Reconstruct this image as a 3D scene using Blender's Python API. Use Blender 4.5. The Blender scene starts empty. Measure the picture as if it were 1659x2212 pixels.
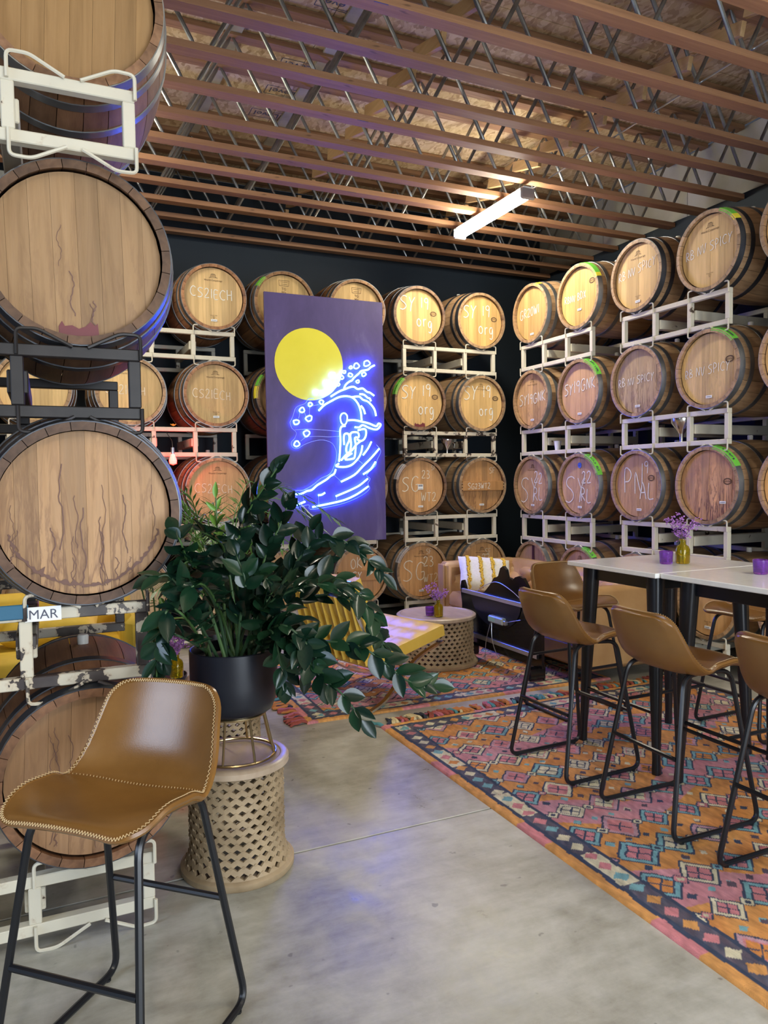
import bpy, math, random
import numpy as np
from mathutils import Vector, Matrix
S = bpy.context.scene
C = S.collection
PI = math.pi
R = math.radians
rnd = random.Random(7)

# ------------------------------------------------------------------ camera, world, lights, exposure
cam = bpy.data.cameras.new('camera')
cam.sensor_fit = 'HORIZONTAL'
cam.sensor_width = 36.0
cam.lens = 36.0 * 1602.3 / 1659.0
cam.clip_start = 0.05
camo = bpy.data.objects.new('camera', cam)
C.objects.link(camo)
yw, pt, rl = R(24.5), R(-2.5), R(-0.74)
Fv = Vector((math.sin(yw) * math.cos(pt), math.cos(yw) * math.cos(pt), math.sin(pt)))
R0 = Vector((math.cos(yw), -math.sin(yw), 0))
U0 = R0.cross(Fv)
Rv = R0 * math.cos(rl) + U0 * math.sin(rl)
Uv = U0 * math.cos(rl) - R0 * math.sin(rl)
camo.matrix_world = Matrix(((Rv.x, Uv.x, -Fv.x, 0), (Rv.y, Uv.y, -Fv.y, 0), (Rv.z, Uv.z, -Fv.z, 1.5), (0, 0, 0, 1)))
S.camera = camo

w = bpy.data.worlds.new('world')
S.world = w
w.use_nodes = True
w.node_tree.nodes['Background'].inputs[0].default_value = (0.55, 0.62, 0.8, 1)
w.node_tree.nodes['Background'].inputs[1].default_value = 0.05

def area(name, loc, rot, sx, sy, power, col):
    l = bpy.data.lights.new(name, 'AREA')
    l.shape = 'RECTANGLE'
    l.size, l.size_y, l.energy, l.color = sx, sy, power, col
    o = bpy.data.objects.new(name, l)
    o.location, o.rotation_euler = loc, rot
    C.objects.link(o)
    return o

LAMP_E = 64.0        # radiance of the ceiling tube lenses
NEON_E = 38.0        # blue of the neon tubing
# daylight through the big door behind the photographer (the strip lights are in their builder below)
area('door_daylight', (1.9, -2.85, 1.6), (R(90), 0, 0), 3.0, 2.6, 165, (.78, .88, 1))
area('side_window_daylight', (-2.9, 1.3, 2.0), (R(90), 0, R(-90)), 1.5, 1.7, 38, (.62, .76, 1))
S.view_settings.view_transform = 'Standard'
S.view_settings.look = 'None'
S.view_settings.exposure = 0.8
S.view_settings.gamma = 1.0
S.view_settings.use_curve_mapping = False
S.cycles.max_bounces = 6
S.cycles.diffuse_bounces = 3
S.cycles.glossy_bounces = 3
S.cycles.transmission_bounces = 5
S.cycles.sample_clamp_indirect = 4.0
S.cycles.caustics_reflective = False
S.cycles.caustics_refractive = False

# ------------------------------------------------------------------ material helpers
class NT:
    def __init__(s, name):
        s.m = bpy.data.materials.new(name)
        s.m.use_nodes = True
        s.t = s.m.node_tree
        s.b = s.t.nodes['Principled BSDF']
    def n(s, typ, **kw):
        x = s.t.nodes.new(typ)
        for k, v in kw.items():
            if k.startswith('i_'):
                x.inputs[k[2:].replace('_', ' ')].default_value = v
            elif k.startswith('n_'):
                x.inputs[int(k[2:])].default_value = v
            else:
                setattr(x, k, v)
        return x
    def l(s, a, b):
        s.t.links.new(a, b)
    def out(s, x):
        return x.outputs[0]
    def coord(s, sc=(1, 1, 1), which='Object', rot=(0, 0, 0)):
        tc = s.n('ShaderNodeTexCoord')
        mp = s.n('ShaderNodeMapping')
        mp.inputs['Scale'].default_value = sc
        mp.inputs['Rotation'].default_value = rot
        s.l(tc.outputs[which], mp.inputs[0])
        return mp.outputs[0]
    def noise(s, vec, scale, detail=4, rough=.55, dist=0):
        x = s.n('ShaderNodeTexNoise')
        x.inputs['Scale'].default_value = scale
        x.inputs['Detail'].default_value = detail
        x.inputs['Roughness'].default_value = rough
        x.inputs['Distortion'].default_value = dist
        if vec is not None: s.l(vec, x.inputs['Vector'])
        return x.outputs[0]
    def ramp(s, fac, stops, interp='LINEAR'):
        x = s.n('ShaderNodeValToRGB')
        cr = x.color_ramp
        cr.interpolation = interp
        while len(cr.elements) < len(stops): cr.elements.new(.5)
        for e, (p, c) in zip(cr.elements, stops):
            e.position = p
            e.color = (c[0], c[1], c[2], 1) if len(c) == 3 else c
        s.l(fac, x.inputs[0])
        return x.outputs[0]
    def mix(s, fac, a, b, mode='MIX'):
        x = s.n('ShaderNodeMix', data_type='RGBA', blend_type=mode)
        for i, v in ((0, fac), (6, a), (7, b)):
            if hasattr(v, 'is_output'): s.l(v, x.inputs[i])
            elif i == 0: x.inputs[0].default_value = v
            else: x.inputs[i].default_value = (*v, 1)
        return x.outputs[2]
    def math(s, op, a, b=None):
        x = s.n('ShaderNodeMath', operation=op)
        for i, v in ((0, a), (1, b)):
            if v is None: continue
            if hasattr(v, 'is_output'): s.l(v, x.inputs[i])
            else: x.inputs[i].default_value = v
        return x.outputs[0]
    def bump(s, h, strength=.3, dist=.01):
        x = s.n('ShaderNodeBump')
        x.inputs['Strength'].default_value = strength
        x.inputs['Distance'].default_value = dist
        s.l(h, x.inputs['Height'])
        s.l(x.outputs[0], s.b.inputs['Normal'])
    def set(s, **kw):
        for k, v in kw.items():
            k = k.replace('_', ' ')
            i = s.b.inputs[k]
            if hasattr(v, 'is_output'): s.l(v, i)
            elif k in ('Base Color', 'Emission Color'): i.default_value = (*v, 1)
            else: i.default_value = v
        return s.m

def plain(name, col, rough=.5, metal=0, **kw):
    t = NT(name)
    return t.set(Base_Color=col, Roughness=rough, Metallic=metal, **kw)

def varied(name, c1, c2, scale=6, rough=.5, metal=0, sc=(1, 1, 1), bump=0, bscale=None, detail=4, lo=.3, hi=.7, **kw):
    t = NT(name)
    v = t.coord(sc)
    n = t.noise(v, scale, detail)
    col = t.ramp(n, [(lo, c1), (hi, c2)])
    if bump:
        t.bump(t.noise(v, bscale or scale * 6, 3), bump, .004)
    return t.set(Base_Color=col, Roughness=rough, Metallic=metal, **kw)

# barrel head: grain along z, object colour tints it, object alpha is the wine staining
def head_wood():
    t = NT('barrel_head_oak')
    oi = t.n('ShaderNodeObjectInfo')
    tc = t.n('ShaderNodeTexCoord')
    add = t.n('ShaderNodeVectorMath', operation='ADD')
    mul = t.n('ShaderNodeVectorMath', operation='SCALE')
    cv = t.n('ShaderNodeCombineXYZ')
    t.l(oi.outputs['Random'], cv.inputs[0]); t.l(oi.outputs['Random'], cv.inputs[2])
    t.l(cv.outputs[0], mul.inputs[0]); mul.inputs['Scale'].default_value = 9.0
    t.l(tc.outputs['Object'], add.inputs[0]); t.l(mul.outputs[0], add.inputs[1])
    mp = t.n('ShaderNodeMapping'); mp.inputs['Scale'].default_value = (38, 10, 2.2)
    t.l(add.outputs[0], mp.inputs[0])
    g = t.noise(mp.outputs[0], 1.0, 6, .6, .4)
    col = t.ramp(g, [(.25, (.50, .36, .19)), (.5, (.66, .49, .28)), (.8, (.75, .58, .36))])
    rv = t.math('MULTIPLY_ADD', oi.outputs['Random'], .34); t.t.nodes[-1].inputs[2].default_value = .80
    vm = t.n('ShaderNodeVectorMath', operation='SCALE')
    t.l(col, vm.inputs[0]); t.l(rv, vm.inputs['Scale'])
    col = t.mix(1.0, vm.outputs[0], oi.outputs['Color'], 'MULTIPLY')
    # wine: irregular drips that gather towards the bottom of the head, and dark seams between boards
    sx = t.n('ShaderNodeSeparateXYZ'); t.l(tc.outputs['Object'], sx.inputs[0])
    mp2 = t.n('ShaderNodeMapping'); mp2.inputs['Scale'].default_value = (16, 1, 2.0)
    t.l(add.outputs[0], mp2.inputs[0])
    d = t.noise(mp2.outputs[0], 1.0, 5, .65, .8)
    edge = t.ramp(d, [(.42, (0, 0, 0)), (.465, (1, 1, 1)), (.485, (1, 1, 1)), (.54, (0, 0, 0))])
    soft = t.ramp(d, [(.5, (0, 0, 0)), (.72, (1, 1, 1))])
    zz = t.ramp(t.math('ADD', sx.outputs[2], .5), [(.2, (1, 1, 1)), (.36, (.75, .75, .75)), (.72, (.25, .25, .25))])
    f = t.math('MULTIPLY', t.math('MULTIPLY', edge, zz), oi.outputs['Alpha'])
    col = t.mix(f, col, (.09, .032, .028))
    f2 = t.math('MULTIPLY', t.math('MULTIPLY', soft, .55), oi.outputs['Alpha'])
    col = t.mix(f2, col, (.24, .17, .12))
    t.bump(g, .25, .002)
    return t.set(Base_Color=col, Roughness=.62)

def stave_wood():
    t = NT('barrel_stave_oak')
    oi = t.n('ShaderNodeObjectInfo')
    v = t.coord((30, 2.5, 30))
    g = t.noise(v, 1.0, 5, .6, .4)
    col = t.ramp(g, [(.25, (.24, .14, .07)), (.55, (.40, .25, .13)), (.85, (.52, .35, .20))])
    rv = t.math('MULTIPLY_ADD', oi.outputs['Random'], .5); t.t.nodes[-1].inputs[2].default_value = .72
    vm = t.n('ShaderNodeVectorMath', operation='SCALE')
    t.l(col, vm.inputs[0]); t.l(rv, vm.inputs['Scale'])
    col = t.mix(1.0, vm.outputs[0], oi.outputs['Color'], 'MULTIPLY')
    n2 = t.noise(t.coord((3, 1.2, 3)), 2.0, 4)
    col = t.mix(t.math('MULTIPLY', t.ramp(n2, [(.56, (0, 0, 0)), (.7, (1, 1, 1))]), .55), col, (.07, .03, .035))
    t.bump(g, .3, .003)
    return t.set(Base_Color=col, Roughness=.6)

def rack_paint(name, paint, under, amount, rough=.45):
    t = NT(name)
    oi = t.n('ShaderNodeObjectInfo')
    tc = t.n('ShaderNodeTexCoord')
    add = t.n('ShaderNodeVectorMath', operation='ADD')
    t.l(tc.outputs['Object'], add.inputs[0])
    cv = t.n('ShaderNodeCombineXYZ'); t.l(oi.outputs['Random'], cv.inputs[0])
    sc = t.n('ShaderNodeVectorMath', operation='SCALE'); sc.inputs['Scale'].default_value = 17
    t.l(cv.outputs[0], sc.inputs[0]); t.l(sc.outputs[0], add.inputs[1])
    n = t.noise(add.outputs[0], 9, 5, .6)
    f = t.ramp(n, [(1 - amount - .005, (0, 0, 0)), (1 - amount + .005, (1, 1, 1))])
    rust = t.ramp(n, [(1 - amount - .05, (0, 0, 0)), (1 - amount + .02, (1, 1, 1))])
    col = t.mix(t.math('MULTIPLY', rust, .5), paint, (.36, .2, .09))
    col = t.mix(f, col, under)
    gr = t.noise(tc.outputs['Object'], 3.3, 4)
    col = t.mix(t.math('MULTIPLY', t.ramp(gr, [(.45, (0, 0, 0)), (.75, (1, 1, 1))]), .35), col, (.42, .38, .3))
    return t.set(Base_Color=col, Roughness=rough)

M = {}
M['head'] = head_wood()
M['stave'] = stave_wood()
M['hoop'] = varied('hoop_galvanised_steel', (.20, .215, .22), (.34, .355, .355), 5, .42, .85, bump=.08)
M['hoopdark'] = varied('hoop_dark_steel', (.045, .05, .06), (.10, .105, .115), 5, .38, .7, bump=.08)
M['cream'] = rack_paint('cream_rack_paint', (.68, .63, .50), (.07, .045, .03), .33)
M['chipped'] = rack_paint('chipped_rack_paint', (.66, .60, .46), (.045, .03, .024), .44)
M['peeling'] = rack_paint('peeling_rack_paint', (.62, .56, .43), (.04, .028, .026), .52)
M['iron'] = varied('dark_rack_iron', (.012, .010, .010), (.030, .025, .024), 7, .5, .2)
M['chalk'] = varied('chalk', (.70, .68, .60), (.88, .87, .80), 60, .9)
M['chalkfaint'] = varied('faint_chalk', (.68, .58, .42), (.84, .77, .62), 50, .9)
M['stamp'] = plain('cooper_stamp_ink', (.11, .06, .03), .8)
M['tag'] = plain('white_label', (.86, .86, .84), .5)
M['ink'] = plain('label_ink', (.07, .08, .12), .6)
M['tapeg'] = plain('green_tape', (.17, .58, .06), .5)
M['tapey'] = plain('yellow_tape', (.85, .72, .05), .5)
M['tapeb'] = plain('blue_tape', (.03, .13, .22), .6)
M['tapew'] = plain('grey_tape', (.45, .44, .46), .6)
M['bung'] = plain('silicone_bung', (.78, .77, .72), .5)
M['black'] = plain('black_powder_coat', (.008, .009, .012), .32)
M['blackmat'] = plain('matt_black_ceramic', (.007, .009, .016), .38)
M['gold'] = plain('brass_wire', (.52, .40, .22), .28, 1)
M['chrome'] = plain('polished_steel', (.75, .72, .68), .12, 1)
M['alu'] = plain('brushed_aluminium', (.62, .64, .68), .3, .8)
M['steel'] = plain('stainless_funnel_steel', (.66, .66, .64), .22, 1)
M['web'] = varied('galvanised_web_tube', (.22, .23, .23), (.40, .41, .40), 8, .38, .9)
M['white'] = varied('white_quartz', (.80, .80, .78), (.86, .86, .84), 30, .12)
M['leather'] = varied('tan_leather', (.165, .072, .014), (.235, .112, .026), 5, .29, bump=.06, bscale=260, Specular_IOR_Level=.75)
M['stitch'] = plain('pale_thread', (.66, .48, .25), .7)
M['sofa'] = varied('caramel_sofa_leather', (.46, .265, .105), (.60, .38, .18), 4, .40, bump=.12, bscale=120)
M['yellow'] = varied('mustard_leather', (.66, .42, .06), (.76, .52, .10), 4, .38, bump=.08, bscale=140)
M['velvet'] = varied('yellow_velvet', (.62, .40, .03), (.78, .54, .06), 6, .7)
M['orange_piece'] = plain('orange_fabric', (.7, .25, .1), .7)
M['drum'] = varied('bleached_mango_wood', (.25, .175, .095), (.46, .345, .21), 7, .6, bump=.25, bscale=30)
M['drumtop'] = varied('bleached_wood_top', (.38, .28, .19), (.54, .43, .32), 4, .35, sc=(3, 1, 1), bump=.05)
M['stemg'] = plain('plant_stem', (.06, .13, .035), .45)
M['stemd'] = plain('dark_plant_stem', (.03, .07, .03), .45)
M['soil'] = varied('potting_soil', (.02, .014, .01), (.07, .045, .03), 40, .95)
M['dark'] = plain('dark_navy_wall_paint', (.011, .020, .031), .7)
M['bare'] = varied('bare_white_sheathing', (.40, .40, .36), (.56, .55, .50), 2, .8)
M['nailer'] = varied('grey_nailer_pine', (.27, .25, .20), (.40, .37, .30), 6, .8)
M['plug'] = plain('dark_void', (.01, .01, .012), .8)
M['purpleglass'] = plain('purple_glass', (.42, .12, .80), .06, Transmission_Weight=.75, IOR=1.4)
M['yellowglass'] = plain('yellow_glass', (.85, .66, .02), .04, Transmission_Weight=.85, IOR=1.4)
M['wax'] = plain('candle_wax', (.72, .62, .74), .5)
M['petal'] = varied('dried_purple_petal', (.24, .07, .38), (.52, .25, .62), 40, .7)
M['twig'] = plain('dry_twig', (.16, .10, .12), .7)
M['flowery'] = plain('yellow_petal', (.85, .70, .10), .6)
M['acrylic'] = plain('acrylic_edge', (.45, .55, .95), .15)
M['wire'] = plain('pale_wire', (.55, .62, .85), .4)
M['psu'] = plain('pale_aluminium_box', (.55, .66, .64), .35, .3)
M['psulabel'] = plain('mint_label', (.36, .62, .45), .6)
M['cream_pillow'] = varied('cream_woven_cotton', (.72, .72, .66), (.84, .83, .77), 60, .9, bump=.4, bscale=200)
M['gold_tuft'] = varied('golden_tufting', (.62, .38, .02), (.84, .58, .08), 90, .95, bump=.8, bscale=220)
M['gloss'] = plain('gloss_black_acrylic', (.006, .006, .008), .14)
M['darkwood'] = plain('dark_walnut_foot', (.06, .028, .015), .45)

def leaf_mat(name, c1, c2, rough=.22):
    t = NT(name)
    oi = t.n('ShaderNodeObjectInfo')
    n = t.noise(t.coord((1, 1, 1)), 9, 3)
    col = t.ramp(t.math('ADD', t.math('MULTIPLY', oi.outputs['Random'], .5), t.math('MULTIPLY', n, .5)), [(.25, c1), (.8, c2)])
    return t.set(Base_Color=col, Roughness=rough, Specular_IOR_Level=.42)
M['leaf'] = leaf_mat('waxy_leaf', (.004, .018, .012), (.012, .046, .018), .25)
M['leaflight'] = leaf_mat('young_leaf', (.14, .34, .05), (.26, .48, .09), .35)
M['palm'] = leaf_mat('palm_leaf', (.05, .15, .03), (.16, .34, .07), .4)

def emit(name, col, e):
    t = NT(name)
    return t.set(Base_Color=(.8, .8, .8), Emission_Color=col, Emission_Strength=e)
M['lamp'] = emit('strip_light_lens', (1, .93, .76), LAMP_E)
M['neon'] = emit('blue_neon', (.9 / NEON_E, 3.6 / NEON_E, 1.0), NEON_E)
M['redbulb'] = emit('red_bulb_glow', (1, .002, .001), 60)

def panel_mat():
    t = NT('purple_painted_plywood')
    v = t.coord((1, 1, .45))
    n = t.noise(v, 3.2, 6, .65, .6)
    col = t.ramp(n, [(.35, (.060, .040, .14)), (.62, (.085, .060, .19)), (.78, (.16, .13, .27))])
    return t.set(Base_Color=col, Roughness=.5)
M['panel'] = panel_mat()
M['sun'] = varied('yellow_sun_paint', (.78, .70, .03), (.84, .76, .05), 3, .5)

def osb():
    t = NT('oriented_strand_board')
    v = t.coord((1, 1, 1), 'Object')
    vo = t.n('ShaderNodeTexVoronoi', feature='F1')
    vo.inputs['Scale'].default_value = 42
    d = t.noise(v, 5, 3)
    mp = t.n('ShaderNodeMapping'); mp.inputs['Scale'].default_value = (1, .5, 1)
    mx = t.n('ShaderNodeMix', data_type='VECTOR'); mx.inputs[0].default_value = .12
    t.l(v, mx.inputs[4]); 
    nn = t.n('ShaderNodeTexNoise'); nn.inputs['Scale'].default_value = 6; t.l(v, nn.inputs['Vector']); t.l(nn.outputs['Color'], mx.inputs[5])
    t.l(mx.outputs[1], mp.inputs[0]); t.l(mp.outputs[0], vo.inputs['Vector'])
    bw = t.n('ShaderNodeRGBToBW'); t.l(vo.outputs['Color'], bw.inputs[0])
    col = t.ramp(bw.outputs[0], [(.1, (.36, .24, .125)), (.5, (.54, .40, .23)), (.9, (.66, .53, .34))])
    t.bump(bw.outputs[0], .4, .003)
    return t.set(Base_Color=col, Roughness=.75)
M['osb'] = osb()

def chord(name, cs, sc):
    t = NT(name)
    oi = t.n('ShaderNodeObjectInfo')
    v = t.coord(sc)
    g = t.noise(v, 1, 6, .65, .6)
    col = t.ramp(g, [(.25, cs[0]), (.55, cs[1]), (.85, cs[2])])
    rv = t.math('MULTIPLY_ADD', oi.outputs['Random'], .3); t.t.nodes[-1].inputs[2].default_value = .85
    vm = t.n('ShaderNodeVectorMath', operation='SCALE'); t.l(col, vm.inputs[0]); t.l(rv, vm.inputs['Scale'])
    k = t.noise(t.coord((2.2, 9, 9)), 1.6, 2)
    col = t.mix(t.math('MULTIPLY', t.ramp(k, [(.70, (0, 0, 0)), (.74, (1, 1, 1))]), .7), vm.outputs[0], (.10, .05, .025))
    t.bump(g, .2, .003)
    return t.set(Base_Color=col, Roughness=.6)
M['chord'] = chord('fir_chord', [(.24, .112, .055), (.335, .168, .082), (.43, .235, .115)], (1.2, 28, 28))
M['lvl'] = chord('veneer_top_chord', [(.17, .08, .04), (.30, .165, .085), (.42, .25, .13)], (1.5, 30, 30))
M['pine'] = chord('pine_board', [(.48, .30, .13), (.60, .40, .20), (.68, .48, .27)], (20, 1.2, 20))

def concrete():
    t = NT('worn_concrete')
    v = t.coord((1, 1, 1), 'Object')
    a = t.noise(v, 1.1, 6, .62, .5)
    b = t.noise(v, 5.5, 6, .7, .3)
    c = t.noise(t.coord((1.2, 5, 1)), 3, 5, .65)
    f = t.math('ADD', t.math('MULTIPLY', a, .5), t.math('ADD', t.math('MULTIPLY', b, .3), t.math('MULTIPLY', c, .2)))
    col = t.ramp(f, [(.36, (.18, .17, .135)), (.46, (.33, .32, .27)), (.56, (.46, .45, .40)), (.68, (.60, .59, .53))])
    s = t.noise(v, 17, 2, .5)
    col = t.mix(t.math('MULTIPLY', t.ramp(s, [(.71, (0, 0, 0)), (.75, (1, 1, 1))]), .55), col, (.10, .095, .085))
    rg = t.ramp(b, [(.3, (.26, .26, .26)), (.7, (.5, .5, .5))])
    t.bump(b, .08, .004)
    return t.set(Base_Color=col, Roughness=rg)
M['concrete'] = concrete()
M['joint'] = plain('dirty_joint_filler', (.075, .07, .06), .9)

def rug_mat():
    t = NT('hooked_wool')
    at = t.n('ShaderNodeAttribute', attribute_name='Col')
    n1 = t.noise(t.coord((40, 9, 1), rot=(0, 0, R(38))), 1.0, 4, .6)
    vm = t.n('ShaderNodeVectorMath', operation='SCALE')
    t.l(at.outputs['Color'], vm.inputs[0])
    t.l(t.math('MULTIPLY_ADD', n1, 1.15), vm.inputs['Scale'])
    t.t.nodes[-1].inputs[2].default_value = .4
    for nd in t.t.nodes:
        if nd.type == 'MATH' and nd.operation == 'MULTIPLY_ADD': nd.inputs[2].default_value = .42
    n2 = t.noise(t.coord((1, 1, 1)), 240, 2)
    t.bump(n2, .6, .004)
    return t.set(Base_Color=vm.outputs[0], Roughness=.95)
M['rug'] = rug_mat()
for nm, c in dict(tas_orange=(.52, .20, .05), tas_teal=(.08, .25, .27), tas_navy=(.03, .035, .06), tas_pink=(.45, .13, .18), tas_cream=(.62, .52, .30), tas_red=(.32, .07, .05)).items():
    M[nm] = plain(nm.replace('tas', 'tassel') + '_wool', c, .95)
# traced positions (metres) of the neon strokes and the plant stems
NEON=[[[2.319,2.144],[2.372,2.195],[2.434,2.231],[2.522,2.275],[2.598,2.287],[2.661,2.274],[2.712,2.222],[2.739,2.152],[2.748,2.064]],[[2.441,2.278],[2.523,2.327],[2.586,2.353],[2.637,2.373],[2.676,2.377],[2.714,2.358],[2.765,2.366],[2.804,2.338],[2.842,2.327],[2.881,2.301]],[[2.649,2.279],[2.725,2.288],[2.764,2.26],[2.815,2.243],[2.86,2.203],[2.886,2.162],[2.898,2.109]],[[2.732,2.312],[2.777,2.307],[2.816,2.279],[2.835,2.274],[2.848,2.248]],[[2.743,2.202],[2.769,2.171],[2.785,2.124]],[[2.574,2.358],[2.593,2.394],[2.625,2.421],[2.657,2.438],[2.677,2.462],[2.729,2.506],[2.755,2.53],[2.82,2.545],[2.853,2.571],[2.892,2.591]],[[2.581,2.008],[2.543,2.001],[2.527,1.96],[2.528,1.866],[2.52,1.749],[2.51,1.673]],[[2.607,2.061],[2.671,2.065],[2.748,2.052],[2.825,2.036],[2.897,2.011],[2.923,2.038],[2.945,2.024],[2.903,1.98],[2.824,1.994],[2.76,2.019],[2.721,1.998],[2.676,1.998]],[[2.708,1.969],[2.779,1.982],[2.792,1.94],[2.773,1.89],[2.734,1.868],[2.696,1.886]],[[2.565,1.831],[2.567,1.925],[2.611,1.932],[2.619,1.879],[2.59,1.82],[2.587,1.767],[2.617,1.755],[2.635,1.832],[2.633,1.938],[2.705,1.948],[2.714,1.904],[2.676,1.897],[2.682,1.821],[2.67,1.72],[2.646,1.7],[2.576,1.693],[2.591,1.72],[2.643,1.752]],[[2.531,1.685],[2.589,1.743],[2.647,1.785],[2.686,1.832],[2.734,1.868]],[[2.509,1.655],[2.48,1.632],[2.562,1.623],[2.638,1.643],[2.703,1.702],[2.737,1.762],[2.751,1.827]],[[2.845,1.863],[2.808,1.798],[2.756,1.735]],[[2.924,1.796],[2.846,1.714],[2.754,1.631],[2.663,1.548],[2.528,1.485]],[[2.885,1.672],[2.832,1.601],[2.755,1.553]],[[2.8,1.511],[2.712,1.447],[2.609,1.401],[2.472,1.35]],[[2.803,1.437],[2.685,1.364],[2.557,1.313],[2.406,1.282],[2.239,1.255]],[[2.476,1.603],[2.46,1.562],[2.422,1.539],[2.385,1.51],[2.335,1.481],[2.285,1.453],[2.235,1.413],[2.187,1.403],[2.138,1.381],[2.08,1.376]],[[2.17,1.307],[2.088,1.278]],[[2.364,1.385],[2.333,1.367],[2.298,1.363]]]
NEONC=[[[2.847,2.606],[2.836,2.592],[2.818,2.582],[2.799,2.577],[2.782,2.585],[2.784,2.603],[2.785,2.616],[2.799,2.626],[2.819,2.631],[2.833,2.623]],[[2.736,2.577],[2.728,2.564],[2.711,2.552],[2.695,2.549],[2.678,2.559],[2.68,2.574],[2.683,2.586],[2.694,2.598],[2.713,2.601],[2.724,2.59]],[[2.66,2.559],[2.66,2.553],[2.65,2.547],[2.643,2.545],[2.633,2.55],[2.632,2.557],[2.637,2.563],[2.642,2.569],[2.652,2.571],[2.656,2.566]],[[2.802,2.5],[2.792,2.49],[2.784,2.484],[2.77,2.48],[2.762,2.486],[2.759,2.498],[2.758,2.507],[2.771,2.513],[2.783,2.517],[2.796,2.511]],[[2.664,2.489],[2.656,2.476],[2.644,2.471],[2.632,2.473],[2.62,2.477],[2.622,2.487],[2.623,2.498],[2.632,2.503],[2.645,2.502],[2.654,2.498]],[[2.593,2.513],[2.592,2.506],[2.586,2.502],[2.576,2.501],[2.569,2.504],[2.562,2.512],[2.568,2.52],[2.576,2.523],[2.586,2.524],[2.594,2.522]],[[2.572,2.463],[2.57,2.452],[2.556,2.444],[2.544,2.447],[2.531,2.453],[2.531,2.461],[2.536,2.473],[2.543,2.48],[2.557,2.478],[2.564,2.472]],[[2.484,2.485],[2.484,2.477],[2.476,2.472],[2.464,2.469],[2.457,2.473],[2.449,2.483],[2.455,2.491],[2.465,2.497],[2.476,2.5],[2.486,2.495]],[[2.452,2.406],[2.438,2.389],[2.426,2.383],[2.408,2.384],[2.396,2.39],[2.395,2.403],[2.393,2.419],[2.409,2.426],[2.426,2.424],[2.443,2.419]],[[2.533,2.394],[2.525,2.384],[2.516,2.38],[2.505,2.381],[2.497,2.384],[2.497,2.393],[2.496,2.402],[2.506,2.406],[2.517,2.406],[2.526,2.403]],[[2.46,2.337],[2.454,2.328],[2.448,2.321],[2.436,2.319],[2.43,2.327],[2.424,2.335],[2.426,2.343],[2.438,2.351],[2.447,2.353],[2.459,2.345]],[[2.396,2.311],[2.392,2.301],[2.386,2.294],[2.374,2.296],[2.368,2.302],[2.361,2.31],[2.364,2.319],[2.376,2.327],[2.385,2.325],[2.397,2.319]],[[2.32,2.316],[2.315,2.308],[2.309,2.3],[2.297,2.3],[2.291,2.307],[2.285,2.315],[2.287,2.324],[2.298,2.332],[2.308,2.332],[2.32,2.325]],[[2.728,2.429],[2.728,2.423],[2.72,2.417],[2.71,2.415],[2.703,2.42],[2.697,2.428],[2.703,2.435],[2.711,2.44],[2.72,2.443],[2.728,2.438]],[[2.366,2.223],[2.362,2.213],[2.355,2.204],[2.341,2.205],[2.334,2.213],[2.326,2.222],[2.329,2.233],[2.343,2.242],[2.354,2.241],[2.367,2.233]],[[2.259,2.199],[2.251,2.191],[2.242,2.183],[2.23,2.181],[2.221,2.189],[2.222,2.198],[2.222,2.207],[2.231,2.215],[2.243,2.216],[2.252,2.209]],[[2.18,2.147],[2.18,2.136],[2.165,2.125],[2.152,2.124],[2.136,2.133],[2.132,2.145],[2.142,2.157],[2.151,2.167],[2.167,2.169],[2.175,2.159]],[[2.128,2.034],[2.117,2.02],[2.108,2.015],[2.09,2.013],[2.081,2.018],[2.076,2.033],[2.075,2.046],[2.092,2.052],[2.107,2.053],[2.124,2.048]],[[2.248,2.071],[2.245,2.058],[2.233,2.048],[2.214,2.044],[2.202,2.053],[2.189,2.069],[2.199,2.082],[2.216,2.092],[2.233,2.096],[2.25,2.088]],[[2.226,1.932],[2.216,1.919],[2.206,1.908],[2.186,1.904],[2.176,1.916],[2.168,1.931],[2.169,1.944],[2.188,1.956],[2.205,1.959],[2.224,1.948]],[[2.129,1.837],[2.125,1.825],[2.107,1.814],[2.093,1.812],[2.075,1.823],[2.076,1.837],[2.083,1.849],[2.092,1.86],[2.11,1.862],[2.119,1.851]],[[2.602,2.087],[2.597,2.053],[2.584,2.027],[2.566,2.018],[2.548,2.027],[2.536,2.051],[2.532,2.085],[2.537,2.106],[2.55,2.122],[2.568,2.128],[2.585,2.123],[2.598,2.108]]]
WIRES=[[[2.237,2.185],[2.23,2.099]],[[2.127,2.068],[2.14,2.125]],[[2.182,2.135],[2.197,2.087]],[[2.262,2.188],[2.323,2.201]],[[2.226,1.904],[2.318,1.908],[2.416,1.904],[2.516,1.911]],[[2.141,1.862],[2.186,1.897]],[[2.302,1.354],[2.306,1.278]],[[2.156,1.374],[2.158,1.311]],[[2.46,1.55],[2.528,1.491]],[[2.089,1.965],[2.245,1.973],[2.517,1.957]],[[2.697,1.696],[2.754,1.655]],[[2.482,1.344],[2.484,1.315]],[[2.043,2.032],[2.073,2.089],[2.105,2.17],[2.189,2.206],[2.226,2.253],[2.275,2.255]],[[2.043,2.032],[2.059,1.981],[2.1,1.942],[2.087,1.89],[2.051,1.85],[2.062,1.805],[2.11,1.794],[2.17,1.828],[2.268,1.864],[2.366,1.874],[2.452,1.842],[2.489,1.761],[2.477,1.667],[2.423,1.562],[2.335,1.522],[2.248,1.459],[2.163,1.415],[2.078,1.407],[2.054,1.371],[2.095,1.341],[2.058,1.29],[2.075,1.256],[2.124,1.26],[2.209,1.275],[2.22,1.234],[2.405,1.252],[2.582,1.289],[2.737,1.351],[2.822,1.415],[2.803,1.463],[2.83,1.511],[2.792,1.547],[2.884,1.63],[2.905,1.69],[2.946,1.774],[2.901,1.834]]]
SUN=[2.247,2.571,0.331,0.332]
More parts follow.
